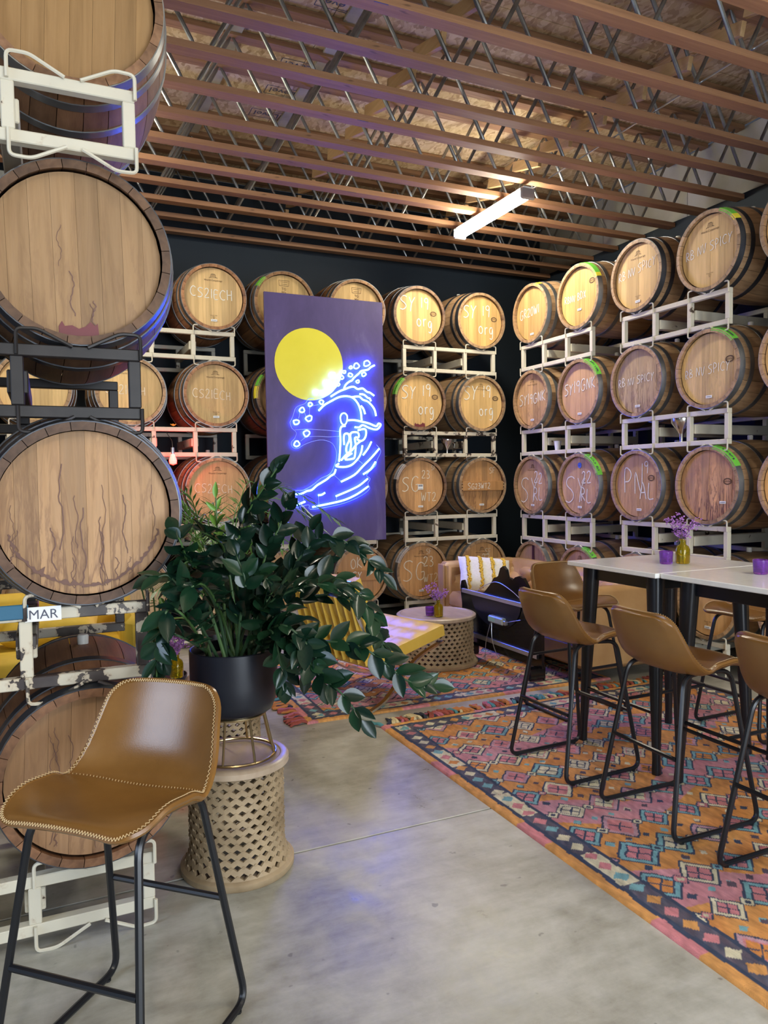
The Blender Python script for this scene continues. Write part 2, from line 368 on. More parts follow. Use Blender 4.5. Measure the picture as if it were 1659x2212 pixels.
PANEL=[[1.841,3.204],[3.003,3.203],[2.973,0.906],[1.827,0.928]]
STEMS=[[[[0.692,2.843,0.84],[0.671,2.866,1.121],[0.687,2.814,1.34],[0.797,2.719,1.547]],0.45,0],[[[0.742,2.82,0.839],[0.832,2.792,1.1],[0.952,2.745,1.258],[1.035,2.708,1.273],[1.131,2.66,1.195],[1.188,2.631,1.131]],0.45,0],[[[0.75,2.817,0.848],[0.77,2.708,1.062],[0.939,2.58,1.139],[1.01,2.491,1.103],[1.065,2.461,1.011],[1.109,2.435,0.881]],0.4,0],[[[0.681,2.794,0.86],[0.707,2.679,1.002],[0.773,2.598,1.086],[0.874,2.499,1.13],[0.947,2.464,1.107]],0.25,1],[[[0.732,2.716,0.862],[0.783,2.585,0.917],[0.915,2.47,0.923],[0.994,2.379,0.911],[1.061,2.346,0.86],[1.134,2.309,0.795],[1.215,2.272,0.778]],0.35,0],[[[0.716,2.723,0.862],[0.74,2.553,0.983],[0.802,2.468,0.946],[0.849,2.421,0.861],[0.859,2.413,0.795]],0.3,0],[[[0.724,2.719,0.862],[0.769,2.537,0.936],[0.838,2.391,0.832],[0.886,2.312,0.783],[0.945,2.281,0.697]],0.35,0],[[[0.716,2.723,0.862],[0.716,2.574,0.965],[0.744,2.545,0.864],[0.754,2.536,0.769]],0.3,0],[[[0.687,2.9,0.829],[0.718,2.892,0.972],[0.783,2.873,1.184],[0.845,2.852,1.325],[0.872,2.843,1.397]],0.4,0],[[[0.606,2.882,0.832],[0.619,2.891,1.139],[0.607,2.904,1.302],[0.605,2.911,1.438]],0.75,2],[[[0.56,2.903,0.833],[0.468,2.846,1.066],[0.407,2.823,1.152],[0.365,2.842,1.147]],0.4,0],[[[0.527,2.918,0.833],[0.473,2.839,0.979],[0.399,2.821,1.027],[0.363,2.83,0.887],[0.354,2.829,0.781]],0.45,0],[[[0.553,2.96,0.821],[0.526,2.983,1.024],[0.498,3.004,1.209],[0.459,2.971,1.304]],0.4,0],[[[0.643,2.865,0.832],[0.628,2.775,1.099],[0.59,2.745,1.261],[0.512,2.728,1.32]],0.4,0],[[[0.707,2.944,0.808],[0.773,2.924,1.013],[0.93,2.916,1.193],[0.989,2.895,1.297]],0.35,0],[[[0.724,2.937,0.808],[0.84,2.892,0.974],[1.012,2.816,1.037],[1.147,2.753,0.989],[1.211,2.717,0.848]],0.35,0],[[[0.583,2.838,0.844],[0.532,2.818,1.1],[0.487,2.789,1.202],[0.447,2.806,1.186]],0.4,0],[[[0.682,2.956,0.808],[0.763,2.988,1.1],[0.819,2.97,1.252],[0.796,2.985,1.347]],0.35,0],[[[0.741,2.82,0.83],[0.831,2.676,0.983],[0.909,2.585,0.973],[0.944,2.563,0.844]],0.35,0],[[[0.615,2.823,0.843],[0.567,2.744,1.021],[0.498,2.725,1.132],[0.406,2.712,1.123]],0.35,0],[[[0.717,2.831,0.831],[0.753,2.657,0.984],[0.817,2.574,1.009],[0.838,2.538,0.912],[0.835,2.534,0.812]],0.3,0],[[[0.62,2.766,0.855],[0.633,2.658,1.012],[0.64,2.606,1.136],[0.613,2.623,1.236]],0.4,1],[[[0.721,2.884,0.819],[0.772,2.816,1.029],[0.882,2.77,1.136],[0.966,2.734,1.171]],0.35,0],[[[0.737,2.876,0.819],[0.876,2.763,0.919],[1.04,2.687,0.898],[1.136,2.639,0.806]],0.35,0],[[[0.531,2.938,0.825],[0.471,2.891,0.899],[0.408,2.866,0.919],[0.381,2.874,0.823]],0.4,0],[[[0.631,2.979,0.809],[0.584,3.008,0.959],[0.552,3.026,1.035],[0.538,3.037,1.128]],0.4,0],[[[0.758,2.921,0.807],[0.86,2.829,1.001],[1.009,2.705,0.971],[1.088,2.663,0.843],[1.118,2.645,0.752]],0.35,0]]
# ------------------------------------------------------------------ mesh helpers
class G:
    def __init__(s):
        s.v, s.f, s.mi = [], [], []
        s.m = 0
    def add(s, vs, fs):
        b = len(s.v)
        s.v += [tuple(p) for p in vs]
        for f in fs:
            s.f.append(tuple(i + b for i in f)); s.mi.append(s.m)
        return s
    def box(s, c, d, ch=0.0, rot=None):
        x, y, z = d[0] / 2, d[1] / 2, d[2] / 2
        ch = min(ch, x * .9, y * .9, z * .9)
        if ch <= 0:
            vs = [(a * x, b * y, e * z) for a in (-1, 1) for b in (-1, 1) for e in (-1, 1)]
            fs = [(0, 1, 3, 2), (4, 6, 7, 5), (0, 4, 5, 1), (2, 3, 7, 6), (0, 2, 6, 4), (1, 5, 7, 3)]
        else:
            vs = []; idx = {}
            for a in (-1, 1):
                for b in (-1, 1):
                    for e in (-1, 1):
                        for k in range(3):
                            p = [a * x, b * y, e * z]
                            q = [a * (x - ch), b * (y - ch), e * (z - ch)]
                            q[k] = p[k]
                            idx[a, b, e, k] = len(vs); vs.append(tuple(q))
            fs = []
            for k, (i, j) in ((0, (1, 2)), (1, (0, 2)), (2, (0, 1))):
                for sg in (-1, 1):
                    q = []
                    for u, w_ in ((-1, -1), (1, -1), (1, 1), (-1, 1)):
                        t = [0, 0, 0]; t[k] = sg; t[i] = u; t[j] = w_
                        q.append(idx[t[0], t[1], t[2], k])
                    fs.append(tuple(q))
            for i, j, k in ((0, 1, 2), (0, 2, 1), (1, 2, 0)):
                for a in (-1, 1):
                    for b in (-1, 1):
                        q = []
                        for e, kk in ((-1, i), (1, i), (1, j), (-1, j)):
                            t = [0, 0, 0]; t[i] = a; t[j] = b; t[k] = e
                            q.append(idx[t[0], t[1], t[2], kk])
                        fs.append(tuple(q))
            for a in (-1, 1):
                for b in (-1, 1):
                    for e in (-1, 1):
                        fs.append((idx[a, b, e, 0], idx[a, b, e, 1], idx[a, b, e, 2]))
        if rot is not None:
            vs = [tuple(rot @ Vector(p)) for p in vs]
        return s.add([(p[0] + c[0], p[1] + c[1], p[2] + c[2]) for p in vs], fs)
    def bar(s, p, q, a, b, ch=0.0, up=(0, 0, 1)):
        p, q = Vector(p), Vector(q)
        d = q - p
        z = d.normalized(); u = Vector(up)
        if abs(z.dot(u)) > .98: u = Vector((0, 1, 0))
        x = u.cross(z).normalized(); y = z.cross(x)
        m = Matrix((x, y, z)).transposed()
        return s.box((p + q) / 2, (a, b, d.length), ch, m)
    def tube(s, pts, r, n=8, closed=False, cap=True):
        pts = [Vector(p) for p in pts]
        k = len(pts)
        rr = r if isinstance(r, (list, tuple)) else [r] * k
        tg = []
        for i in range(k):
            a = pts[(i - 1) % k] if (closed or i) else pts[i]
            b = pts[(i + 1) % k] if (closed or i < k - 1) else pts[i]
            tg.append((b - a).normalized() if (b - a).length > 1e-9 else Vector((0, 0, 1)))
        nrm = tg[0].orthogonal().normalized()
        vs = []
        for i in range(k):
            nrm = (nrm - tg[i] * nrm.dot(tg[i]))
            nrm = nrm.normalized() if nrm.length > 1e-6 else tg[i].orthogonal().normalized()
            bn = tg[i].cross(nrm)
            for j in range(n):
                t = 2 * PI * j / n
                vs.append(pts[i] + (nrm * math.cos(t) + bn * math.sin(t)) * rr[i])
        fs = []
        for i in range(k if closed else k - 1):
            a, b = i * n, ((i + 1) % k) * n
            for j in range(n):
                fs.append((a + j, a + (j + 1) % n, b + (j + 1) % n, b + j))
        if cap and not closed:
            fs.append(tuple(range(n - 1, -1, -1))); fs.append(tuple((k - 1) * n + j for j in range(n)))
        return s.add(vs, fs)
    def lathe(s, prof, n=32, c=(0, 0, 0), axis='z', closed=False):
        vs = []
        for r_, h in prof:
            for j in range(n):
                t = 2 * PI * j / n
                a, b = r_ * math.cos(t), r_ * math.sin(t)
                vs.append((c[0] + a, c[1] + b, c[2] + h) if axis == 'z' else (c[0] + a, c[1] + h, c[2] - b))
        fs = []
        k = len(prof)
        for i in range(k if closed else k - 1):
            p, q = i * n, ((i + 1) % k) * n
            for j in range(n):
                fs.append((p + j, p + (j + 1) % n, q + (j + 1) % n, q + j))
        return s.add(vs, fs)
    def prism(s, poly, a, b, axis='y'):
        k = len(poly)
        f = (lambda p, h: (p[0], h, p[1])) if axis == 'y' else ((lambda p, h: (h, p[0], p[1])) if axis == 'x' else (lambda p, h: (p[0], p[1], h)))
        vs = [f(p, a) for p in poly] + [f(p, b) for p in poly]
        fs = [tuple(range(k)), tuple(range(2 * k - 1, k - 1, -1))]
        for i in range(k):
            j = (i + 1) % k
            fs.append((i, i + k, j + k, j))
        return s.add(vs, fs)
    def sphere(s, c, r, n=10, m=6):
        rr = r if isinstance(r, (tuple, list)) else (r, r, r)
        vs = [(c[0], c[1], c[2] - rr[2])]
        for i in range(1, m):
            t = -PI / 2 + PI * i / m
            for j in range(n):
                a = 2 * PI * j / n
                vs.append((c[0] + rr[0] * math.cos(t) * math.cos(a), c[1] + rr[1] * math.cos(t) * math.sin(a), c[2] + rr[2] * math.sin(t)))
        vs.append((c[0], c[1], c[2] + rr[2]))
        fs = []
        for j in range(n):
            fs.append((0, 1 + (j + 1) % n, 1 + j))
            for i in range(m - 2):
                a, b = 1 + i * n, 1 + (i + 1) * n
                fs.append((a + j, a + (j + 1) % n, b + (j + 1) % n, b + j))
            fs.append((len(vs) - 1, 1 + (m - 2) * n + j, 1 + (m - 2) * n + (j + 1) % n))
        return s.add(vs, fs)
    def ribbon(s, pts, wd, f):
        # flat stroke in a 2-D plane; f maps (u, v) to 3-D
        n = len(pts)
        vs = []
        for i in range(n):
            a = pts[max(i - 1, 0)]; b = pts[min(i + 1, n - 1)]
            dx, dy = b[0] - a[0], b[1] - a[1]
            l = math.hypot(dx, dy) or 1
            ox, oy = -dy / l * wd / 2, dx / l * wd / 2
            vs += [f(pts[i][0] + ox, pts[i][1] + oy), f(pts[i][0] - ox, pts[i][1] - oy)]
        return s.add(vs, [(2 * i, 2 * i + 1, 2 * i + 3, 2 * i + 2) for i in range(n - 1)])
    def build(s, name, mats, smooth=False):
        me = bpy.data.meshes.new(name)
        me.from_pydata(s.v, [], s.f)
        for m in (mats if isinstance(mats, (list, tuple)) else [mats]):
            me.materials.append(m)
        if len(me.materials) > 1: me.polygons.foreach_set('material_index', s.mi)
        if smooth:
            me.polygons.foreach_set('use_smooth', [True] * len(me.polygons))
            if smooth != 'all':
                me.set_sharp_from_angle(angle=R(smooth if smooth is not True else 40))
        me.update()
        return me

def ob(name, me, parent=None, loc=(0, 0, 0), rot=(0, 0, 0), col=None, label=None, kind=None):
    o = bpy.data.objects.new(name, me)
    C.objects.link(o)
    o.location, o.rotation_euler = loc, rot
    if parent is not None: o.parent = parent
    if col is not None: o.color = col
    if label: o['label'] = label
    if kind: o['kind'] = kind
    return o
def thing(name, label, cat, loc=(0, 0, 0), rz=0, group=None, rot=None, me=None):
    o = bpy.data.objects.new(name, me)
    C.objects.link(o)
    o.location = loc
    o.rotation_euler = rot if rot else (0, 0, rz)
    o['label'] = label; o['category'] = cat
    if group: o['group'] = group
    return o
def struct(name, me, loc=(0, 0, 0), rot=(0, 0, 0)):
    return ob(name, me, None, loc, rot, kind='structure')
def smoothpath(pts, k=6, closed=False):
    pts = [Vector(p) for p in pts]
    n = len(pts); out = []
    for i in range(n if closed else n - 1):
        if closed: p = [pts[(i + j) % n] for j in (-1, 0, 1, 2)]
        else: p = [pts[max(i - 1, 0)], pts[i], pts[i + 1], pts[min(i + 2, n - 1)]]
        for t in range(k):
            t /= k
            out.append(.5 * ((2 * p[1]) + (p[2] - p[0]) * t + (2 * p[0] - 5 * p[1] + 4 * p[2] - p[3]) * t * t + (3 * p[1] - p[0] - 3 * p[2] + p[3]) * t ** 3))
    if not closed: out.append(pts[-1])
    return out
def rounded(pts, r=.03, k=4):
    # polyline with rounded corners
    pts = [Vector(p) for p in pts]; out = [pts[0]]
    for a, b, c in zip(pts, pts[1:], pts[2:]):
        d1 = min(r, (a - b).length * .45); d2 = min(r, (c - b).length * .45)
        p, q = b + (a - b).normalized() * d1, b + (c - b).normalized() * d2
        for i in range(k + 1):
            t = i / k
            out.append((1 - t) ** 2 * p + 2 * t * (1 - t) * b + t * t * q)
    out.append(pts[-1])
    return out

# ------------------------------------------------------------------ the room
RX, BY, LX, FY, ZJ, ZD = 5.85, 7.95, -3.0, -3.0, 4.0, 4.66
slab_y = [FY, 2.82, 6.48, BY]
fl = struct('floor', G().box(((RX + LX) / 2, (BY + FY) / 2, -.16), (RX - LX, BY - FY, .1)).build('floor', M['joint']))
for (y0, y1) in zip(slab_y, slab_y[1:]):
    for (x0, x1) in ((LX, RX),):
        ob('concrete_slab', G().box(((x0 + x1) / 2, (y0 + y1) / 2, -.06), (x1 - x0 - .007, y1 - y0 - .009, .12), .002).build('concrete_slab', M['concrete']), fl)
struct('wall_back', G().box(((RX + LX) / 2, BY + .1, ZD / 2), (RX - LX + .4, .2, ZD)).build('wall_back', M['dark']))
wr = struct('wall_right', G().box((RX + .1, (BY + FY) / 2, 2.03), (.2, BY - FY, 4.06)).build('wall_right', M['dark']))
for k in range(9):
    y0 = FY + k * 1.22
    ob('sheathing_panel', G().box((RX + .1, min(y0 + .61, BY - .1), 4.36), (.16, 1.214, .6), .003).build('sheathing_panel', M['bare']), wr, label='bare white sheathing panel above the painted wall')
struct('wall_left', G().box((LX - .1, (BY + FY) / 2, ZD / 2), (.2, BY - FY, ZD)).build('wall_left', M['dark']))
struct('wall_front', G().box(((RX + LX) / 2, FY - .1, ZD / 2), (RX - LX + .4, .2, ZD)).build('wall_front', M['bare']))
ce = struct('ceiling', G().box(((RX + LX) / 2, (BY + FY) / 2, ZD + .05), (RX - LX, BY - FY, .03)).build('ceiling', M['osb']))
k = 0
for x0 in np.arange(LX, RX, 2.44):
    for y0 in np.arange(FY, BY, 1.22):
        x1, y1 = min(x0 + 2.44, RX), min(y0 + 1.22, BY)
        ob('deck_panel', G().box(((x0 + x1) / 2, (y0 + y1) / 2, ZD + .016), (x1 - x0 - .004, y1 - y0 - .004, .03), .002).build('deck_panel', M['osb']), ce)
# nailers under the deck, running across the trusses
for x, m in ((1.28, 'nailer'), (2.02, 'nailer'), (4.42, 'pine'), (4.62, 'pine')):
    ob('nailer_board', G().box((x, 4.6, ZD - .012), (.14, 5.4, .02), .002).build('nailer_board', M[m]), ce)

# ---- open-web trusses: chords and tube webs
tr_y = [4.085 + .406 * i for i in range(-5, 10)]
chord_me = G().box((0, 0, .0215), (RX - LX - .02, .094, .043), .002).build('bottom_chord', M['chord'])
top_me = G().box((0, 0, ZD - ZJ - .0215), (RX - LX - .02, .089, .039), .002).build('top_chord', M['lvl'])
wl = math.hypot(.335, ZD - ZJ - .06)
web_me = G().tube([(0, 0, 0), (0, 0, .02), (0, 0, .05), (0, 0, wl - .05), (0, 0, wl - .02), (0, 0, wl)], [.006, .008, .0135, .0135, .008, .006], 8).build('web_tube', M['web'], True)
plate_me = G().box((0, 0, 0), (.085, .006, .040), .001).build('splice_block', M['hoopdark'])
nodes = [1.66 - .747 * 3 + .747 * i for i in range(9)]
ang = math.atan2(.335, ZD - ZJ - .06)
names = ['frontmost', 'second', 'third', 'fourth', 'fifth', 'sixth', 'seventh', 'eighth', 'ninth', 'tenth', 'eleventh', 'twelfth', 'thirteenth', 'fourteenth', 'hindmost']
for i, y in enumerate(tr_y):
    t = thing('ceiling_truss', f'{names[i]} open-web timber ceiling truss, counted from the front towards the back wall', 'truss', ((RX + LX) / 2, y, ZJ), group='ceiling trusses')
    ox = (RX + LX) / 2
    ob('bottom_chord', chord_me, t); ob('top_chord', top_me, t)
    for X in nodes:
        for sg in (-1, 1):
            ob('web_tube', web_me, t, (X - ox + sg * .035, 0, .03), (0, sg * ang, 0))
    for q in range(1):
        X = (-.9 + 1.87 * i) % 5.2 + .3
        ob('splice_block', plate_me, t, (X - ox, -.041, .019))
# bridging boards between the trusses, with the rods beside them
for n_, x in enumerate((2.31, 3.93)):
    b = thing('bridging_board', f'long pine bridging board crossing the trusses, {"nearer the purple panel" if n_ == 0 else "nearer the right wall"}', 'board', (x, 0, 0), group='bridging boards')
    for i in range(len(tr_y) - 1):
        ob('board_piece', G().box((0, (tr_y[i] + tr_y[i + 1]) / 2, ZJ + .25), (.036, .40, .085), .002, Matrix.Rotation(R(14), 3, 'X')).build('board_piece', M['pine']), b)
tag_rod = thing('steel_rod', 'thin pale steel conduit running across the trusses near the right wall', 'conduit', me=G().tube([(3.98, 2.2, ZJ + .09), (4.02, 6.2, ZJ + .06)], .006, 6).build('steel_rod', M['alu'], True))

# ---- strip lights
def strip(x, y0, y1, z, label):
    t = thing('strip_light', label, 'lamp', (x, (y0 + y1) / 2, z), group='ceiling strip lights')
    L = y1 - y0
    prof = [(-.05, .02), (-.045, .055), (.045, .055), (.05, .02)]
    ob('housing', G().prism([(a, b) for a, b in prof], -L / 2, L / 2).build('housing', M['tag']), t)
    lp = [(.070 * math.cos(a), .005 - .045 * math.sin(a)) for a in np.linspace(-.33, PI + .33, 15)]
    ob('lens', G().prism(lp, -L / 2 + .03, L / 2 - .03).build('lens', M['lamp'], True), t)
    for sg in (-1, 1):
        ob('end_cap', G().box((0, sg * (L / 2 - .008), .0), (.14, .03, .1), .012).build('end_cap', M['alu']), t)
        ob('hanger', G().tube([(.0, sg * L * .36, .055), (.0, sg * L * .36 + .02, ZJ - z + .004)], .004, 6).build('hanger', M['alu']), t)
    return t
strip(3.78, 5.28, 6.42, 3.90, 'bright fluorescent strip light hanging below the trusses before the back wall')
strip(-.02, 4.95, 6.1, 3.90, 'bright strip light hidden behind the tall barrel stack at left')
strip(3.77, -.2, .95, 3.90, 'strip light out of view above the bar tables, in front of the frame')
strip(-.35, -1.9, -.75, 3.90, 'strip light out of view behind the photographer at left')
# ------------------------------------------------------------------ barrels
BL, NST = .95, 24
def br(y):
    t = 2 * y / BL - 1
    return .292 + .056 * (1 - t * t)
def stave_geo(g, a0, a1, nseg=9):
    ys = [BL * i / nseg for i in range(nseg + 1)]
    am = (a0 + a1) / 2
    for offs, flip in (((0,), 0), ((.027,), 1)):
        vs = []
        for y in ys:
            r_ = br(y) - offs[0]
            for a in (a0, am, a1): vs.append((r_ * math.sin(a), y, r_ * math.cos(a)))
        fs = []
        for i in range(nseg):
            for j in range(2):
                q = (3 * i + j, 3 * i + j + 1, 3 * i + j + 4, 3 * i + j + 3)
                fs.append(q if flip else q[::-1])
        g.add(vs, fs)
    for a, flip in ((a0, 0), (a1, 1)):
        vs = []
        for y in ys:
            for o in (0, .027): vs.append(((br(y) - o) * math.sin(a), y, (br(y) - o) * math.cos(a)))
        g.add(vs, [((2 * i, 2 * i + 1, 2 * i + 3, 2 * i + 2) if flip else (2 * i + 2, 2 * i + 3, 2 * i + 1, 2 * i)) for i in range(nseg)])
    for y, flip in ((0, 0), (BL, 1)):
        vs = [((br(y) - o) * math.sin(a), y, (br(y) - o) * math.cos(a)) for o in (0, .027) for a in (a0, am, a1)]
        fs = [(0, 1, 4, 3), (1, 2, 5, 4)]
        g.add(vs, [f if not flip else f[::-1] for f in fs])
half = PI / NST
g = G(); stave_geo(g, -half + .004, half - .004); stave_me = g.build('stave', M['stave'], 55)
def hidden_staves(ids):
    g = G()
    for i in ids: stave_geo(g, i * 2 * half - half + .004, i * 2 * half + half - .004, 6)
    return g.build('staves', M['stave'], 55)
hid_cache = {}
def hoop_me(y0, y1, mat):
    g = G()
    n = 4
    ys = [y0 + (y1 - y0) * i / n for i in range(n + 1)]
    prof = [(br(y) + .0035, y) for y in ys] + [(br(y) - .001, y) for y in ys[::-1]]
    return g.lathe(prof, 56, axis='y', closed=True).build('hoop', mat, 50)
HOOPS = {m: [hoop_me(a, b, M[m]) for a, b in ((.002, .043), (.085, .118), (.235, .272), (BL - .272, BL - .235), (BL - .118, BL - .085), (BL - .043, BL - .002))] for m in ('hoop', 'hoopdark')}
RH, NB = .264, 8
def head_boards(y, back=False):
    out = []
    ed = [-RH, -.205, -.137, -.070, .004, .073, .142, .208, RH]
    for i in range(NB):
        a, b = ed[i] + .0003, ed[i + 1] - .0003
        xs = np.linspace(max(a, -RH + .001), min(b, RH - .001), 6)
        zs = [math.sqrt(max(RH * RH - x * x, 0)) for x in xs]
        poly = [(x, z) for x, z in zip(xs, zs)] + [(x, -z) for x, z in zip(xs[::-1], zs[::-1])]
        dy = (.0007 * ((i * 5) % 3 - 1))
        out.append(G().prism(poly, y + dy, y + .022).build('head_board', M['head']))
    return out
HB = head_boards(.034)
back_me = G().prism([(RH * math.cos(2 * PI * i / 32), RH * math.sin(2 * PI * i / 32)) for i in range(32)], BL - .055, BL - .034).build('back_head', M['head'])
bung_me = G().lathe([(.0, .036), (.017, .036), (.021, .030), (.019, -.01), (0, -.01)], 14).build('bung', M['bung'], 40)
YT = .0308     # chalk plane, just proud of the boards

FONT = {
 'C': (.62, [[(.6, .86), (.45, .98), (.25, .97), (.06, .72), (0, .42), (.12, .12), (.34, .0), (.58, .08)]]),
 'S': (.58, [[(.56, .92), (.4, 1), (.15, .95), (.04, .78), (.12, .62), (.36, .47), (.5, .3), (.44, .1), (.2, -.02), (-.02, .04)]]),
 '2': (.5, [[(.02, .82), (.16, .98), (.36, .95), (.42, .76), (.3, .45), (.0, .02), (.5, .04)]]),
 '1': (.16, [[(.07, 1), (.06, 0)]]),
 'I': (.14, [[(.06, 1), (.06, 0)]]),
 'E': (.48, [[(.46, .98), (.02, 1), (0, .02), (.46, 0)], [(.01, .5), (.38, .53)]]),
 'H': (.5, [[(0, 1), (.02, 0)], [(.46, 1), (.48, -.02)], [(.01, .48), (.47, .55)]]),
 'Y': (.52, [[(0, 1), (.22, .55)], [(.52, 1), (.22, .52), (.12, -.05)]]),
 '9': (.44, [[(.40, .72), (.26, .58), (.06, .66), (.04, .86), (.2, 1), (.40, .92), (.42, .6), (.36, -.04)]]),
 '0': (.46, [[(.24, 1), (.06, .84), (0, .45), (.1, .06), (.26, 0), (.43, .2), (.45, .65), (.34, .95), (.22, 1)]]),
 'O': (.56, [[(.3, 1), (.08, .85), (0, .45), (.12, .05), (.32, 0), (.53, .22), (.55, .65), (.4, .96), (.27, 1)]]),
 'o': (.42, [[(.2, .62), (.04, .48), (.02, .2), (.18, 0), (.36, .12), (.38, .42), (.2, .62)]]),
 'r': (.3, [[(.03, .6), (.05, 0)], [(.05, .38), (.16, .58), (.3, .56)]]),
 'g': (.4, [[(.34, .55), (.16, .6), (.02, .38), (.08, .1), (.26, .08), (.36, .5), (.36, -.15), (.24, -.42), (.04, -.34)]]),
 'G': (.62, [[(.56, .88), (.36, 1), (.12, .86), (0, .45), (.1, .08), (.34, -.02), (.54, .14), (.56, .44), (.34, .42)]]),
 '3': (.44, [[(.02, .92), (.2, 1), (.38, .86), (.34, .66), (.14, .54), (.38, .42), (.42, .16), (.22, -.02), (.0, .06)]]),
 'W': (.66, [[(0, 1), (.14, 0), (.3, .7), (.44, 0), (.66, 1)]]),
 'T': (.5, [[(0, 1), (.5, 1)], [(.25, 1), (.23, 0)]]),
 'Z': (.5, [[(0, .98), (.46, 1), (.02, .02), (.5, .0)]]),
 'F': (.44, [[(.44, 1), (.02, .98), (0, 0)], [(.01, .52), (.34, .54)]]),
 'N': (.5, [[(0, 0), (.04, 1), (.42, .04), (.5, 1)]]),
 'K': (.5, [[(.02, 1), (0, 0)], [(.46, 1), (.04, .45), (.5, 0)]]),
 'R': (.52, [[(.02, 0), (.02, 1), (.3, .98), (.42, .78), (.3, .54), (.04, .5), (.5, 0)]]),
 'B': (.48, [[(.02, 0), (.02, 1), (.3, .96), (.36, .74), (.06, .55), (.42, .4), (.42, .12), (.02, 0)]]),
 'M': (.62, [[(0, 0), (.06, 1), (.28, .35), (.54, 1), (.6, 0)]]),
 'V': (.48, [[(0, 1), (.2, 0), (.48, 1)]]),
 'P': (.46, [[(.02, 0), (.02, 1), (.32, .96), (.42, .74), (.28, .5), (.04, .46)]]),
 'L': (.46, [[(.04, 1), (.0, .02), (.46, .0)]]),
 'A': (.54, [[(0, 0), (.24, 1), (.54, 0)], [(.1, .38), (.44, .40)]]),
 'D': (.52, [[(.03, 0), (.0, 1), (.28, .95), (.5, .6), (.42, .18), (.03, 0)]]),
 'X': (.46, [[(0, 1), (.46, 0)], [(.44, 1), (0, 0)]]),
 '+': (.4, [[(.2, .7), (.2, .2)], [(0, .45), (.4, .45)]]),
 '6': (.44, [[(.36, 1), (.1, .7), (.02, .3), (.16, 0), (.4, .12), (.38, .42), (.08, .36)]]),
 '5': (.44, [[(.42, 1), (.08, 1), (.04, .58), (.3, .56), (.42, .3), (.26, .02), (0, .06)]]),
 '_': (.5, [[(0, .5), (.5, .5)]]),
}
def strokes(text, u0, v0, h, gap=.2, tilt=0, jit=.03, seed=1):
    rr = random.Random(hash_(text) + seed)
    out = []; x = u0
    for ch in text:
        if ch == ' ': x += h * .38; continue
        wd, st = FONT[ch]
        dz = rr.uniform(-jit, jit) * 2 * h; sc = 1 + rr.uniform(-.08, .08)
        for s_ in st:
            pts = smoothpath([(x + a * h * .92 * sc, v0 + dz + b * h * sc, 0) for a, b in s_], 4) if len(s_) > 2 else [Vector((x + a * h * .92 * sc, v0 + dz + b * h * sc, 0)) for a, b in s_]
            pts = [(p.x, p.y + (p.x - u0) * tilt) for p in pts]
            out.append(pts)
        x += (wd * .92 * sc + gap) * h
    return out
def hash_(s): return sum((i + 1) * ord(c) for i, c in enumerate(s)) % 9973
def chalk(lines, y=YT, wd=.009, mat='chalk', seed=1):
    g = G()
    for (t, x, z, h, *r_) in lines:
        for st in strokes(t, x, z, h, tilt=r_[0] if r_ else 0, seed=seed):
            g.ribbon(st, max(.0048, min(.0095, h * .085)), lambda u, v: (u, y, v))
    return g.build('chalk_writing', M[mat])

def textmesh(name, s_, size, mat, ext=0.0):
    cu = bpy.data.curves.new('txt', 'FONT')
    cu.body = s_; cu.size = size; cu.align_x = 'CENTER'; cu.extrude = ext
    o = bpy.data.objects.new('txt', cu); C.objects.link(o)
    bpy.context.view_layer.update()
    me = bpy.data.meshes.new_from_object(o.evaluated_get(bpy.context.evaluated_depsgraph_get()))
    bpy.data.objects.remove(o); bpy.data.curves.remove(cu)
    me.name = name; me.materials.clear(); me.materials.append(mat)
    return me
# cooper's stamp: barrel icon over two words, standing in the plane y = YT
def stand_up(me, dx=0, dz=0, y=YT):
    n = len(me.vertices); co = np.empty(n * 3); me.vertices.foreach_get('co', co); co = co.reshape(-1, 3)
    new = np.stack([co[:, 0] + dx, np.full(n, y), co[:, 1] + dz], 1)
    me.vertices.foreach_set('co', new.ravel()); me.update()
    return me
def icon(g, cx, cz, r_, wd=.0035):
    f = lambda u, v: (u, YT, v)
    for k in (-1, -.35, .35, 1):
        g.ribbon([(cx + k * r_ * (.8 + .25 * math.sin(PI * t)), cz - r_ * .8 + 1.6 * r_ * t) for t in np.linspace(0, 1, 7)], wd, f)
    g.ribbon([(cx - r_ * .85, cz + r_ * .8), (cx, cz + r_ * .95), (cx + r_ * .85, cz + r_ * .8)], wd, f)
    g.ribbon([(cx - r_ * 1.9, cz - r_ * .8), (cx - r_ * .95, cz - r_ * .55)], wd, f); g.ribbon([(cx + r_ * .95, cz - r_ * .55), (cx + r_ * 1.9, cz - r_ * .8)], wd, f)
g = G(); icon(g, 0, .19, .02)
wc_icon = g.build('cooper_stamp', M['stamp'])
wc_word = stand_up(textmesh('cooper_stamp', 'World Cooperage', .022, M['stamp']), 0, .145)
wc_low = stand_up(textmesh('cooper_stamp', 'French Oak\n225 L\nMT', .013, M['stamp']), 0, -.165)
tg_word = stand_up(textmesh('cooper_stamp', 'TG\nM+', .034, M['stamp']), 0, .125)
g = G()
for a, b in (((-.05, .215), (.05, .215)), ((.05, .215), (.045, .165)), ((-.045, .165), (-.05, .215)), ((-.045, .165), (.045, .165)), ((-.035, .2), (.035, .2)), ((-.03, .18), (.03, .18))):
    g.ribbon([a, b], .003, lambda u, v: (u, YT, v))
tg_icon = g.build('cooper_stamp', M['stamp'])
g = G()
for rr_ in (1, .82):
    g.ribbon([(.17 + .036 * rr_ * math.cos(t), .03 + .023 * rr_ * math.sin(t)) for t in np.linspace(0, 2 * PI, 25)], .004, lambda u, v: (u, YT, v))
g.ribbon([(.143, .022), (.15, .035), (.157, .024), (.166, .036), (.172, .024), (.181, .036), (.188, .024), (.197, .034)], .005, lambda u, v: (u, YT, v))
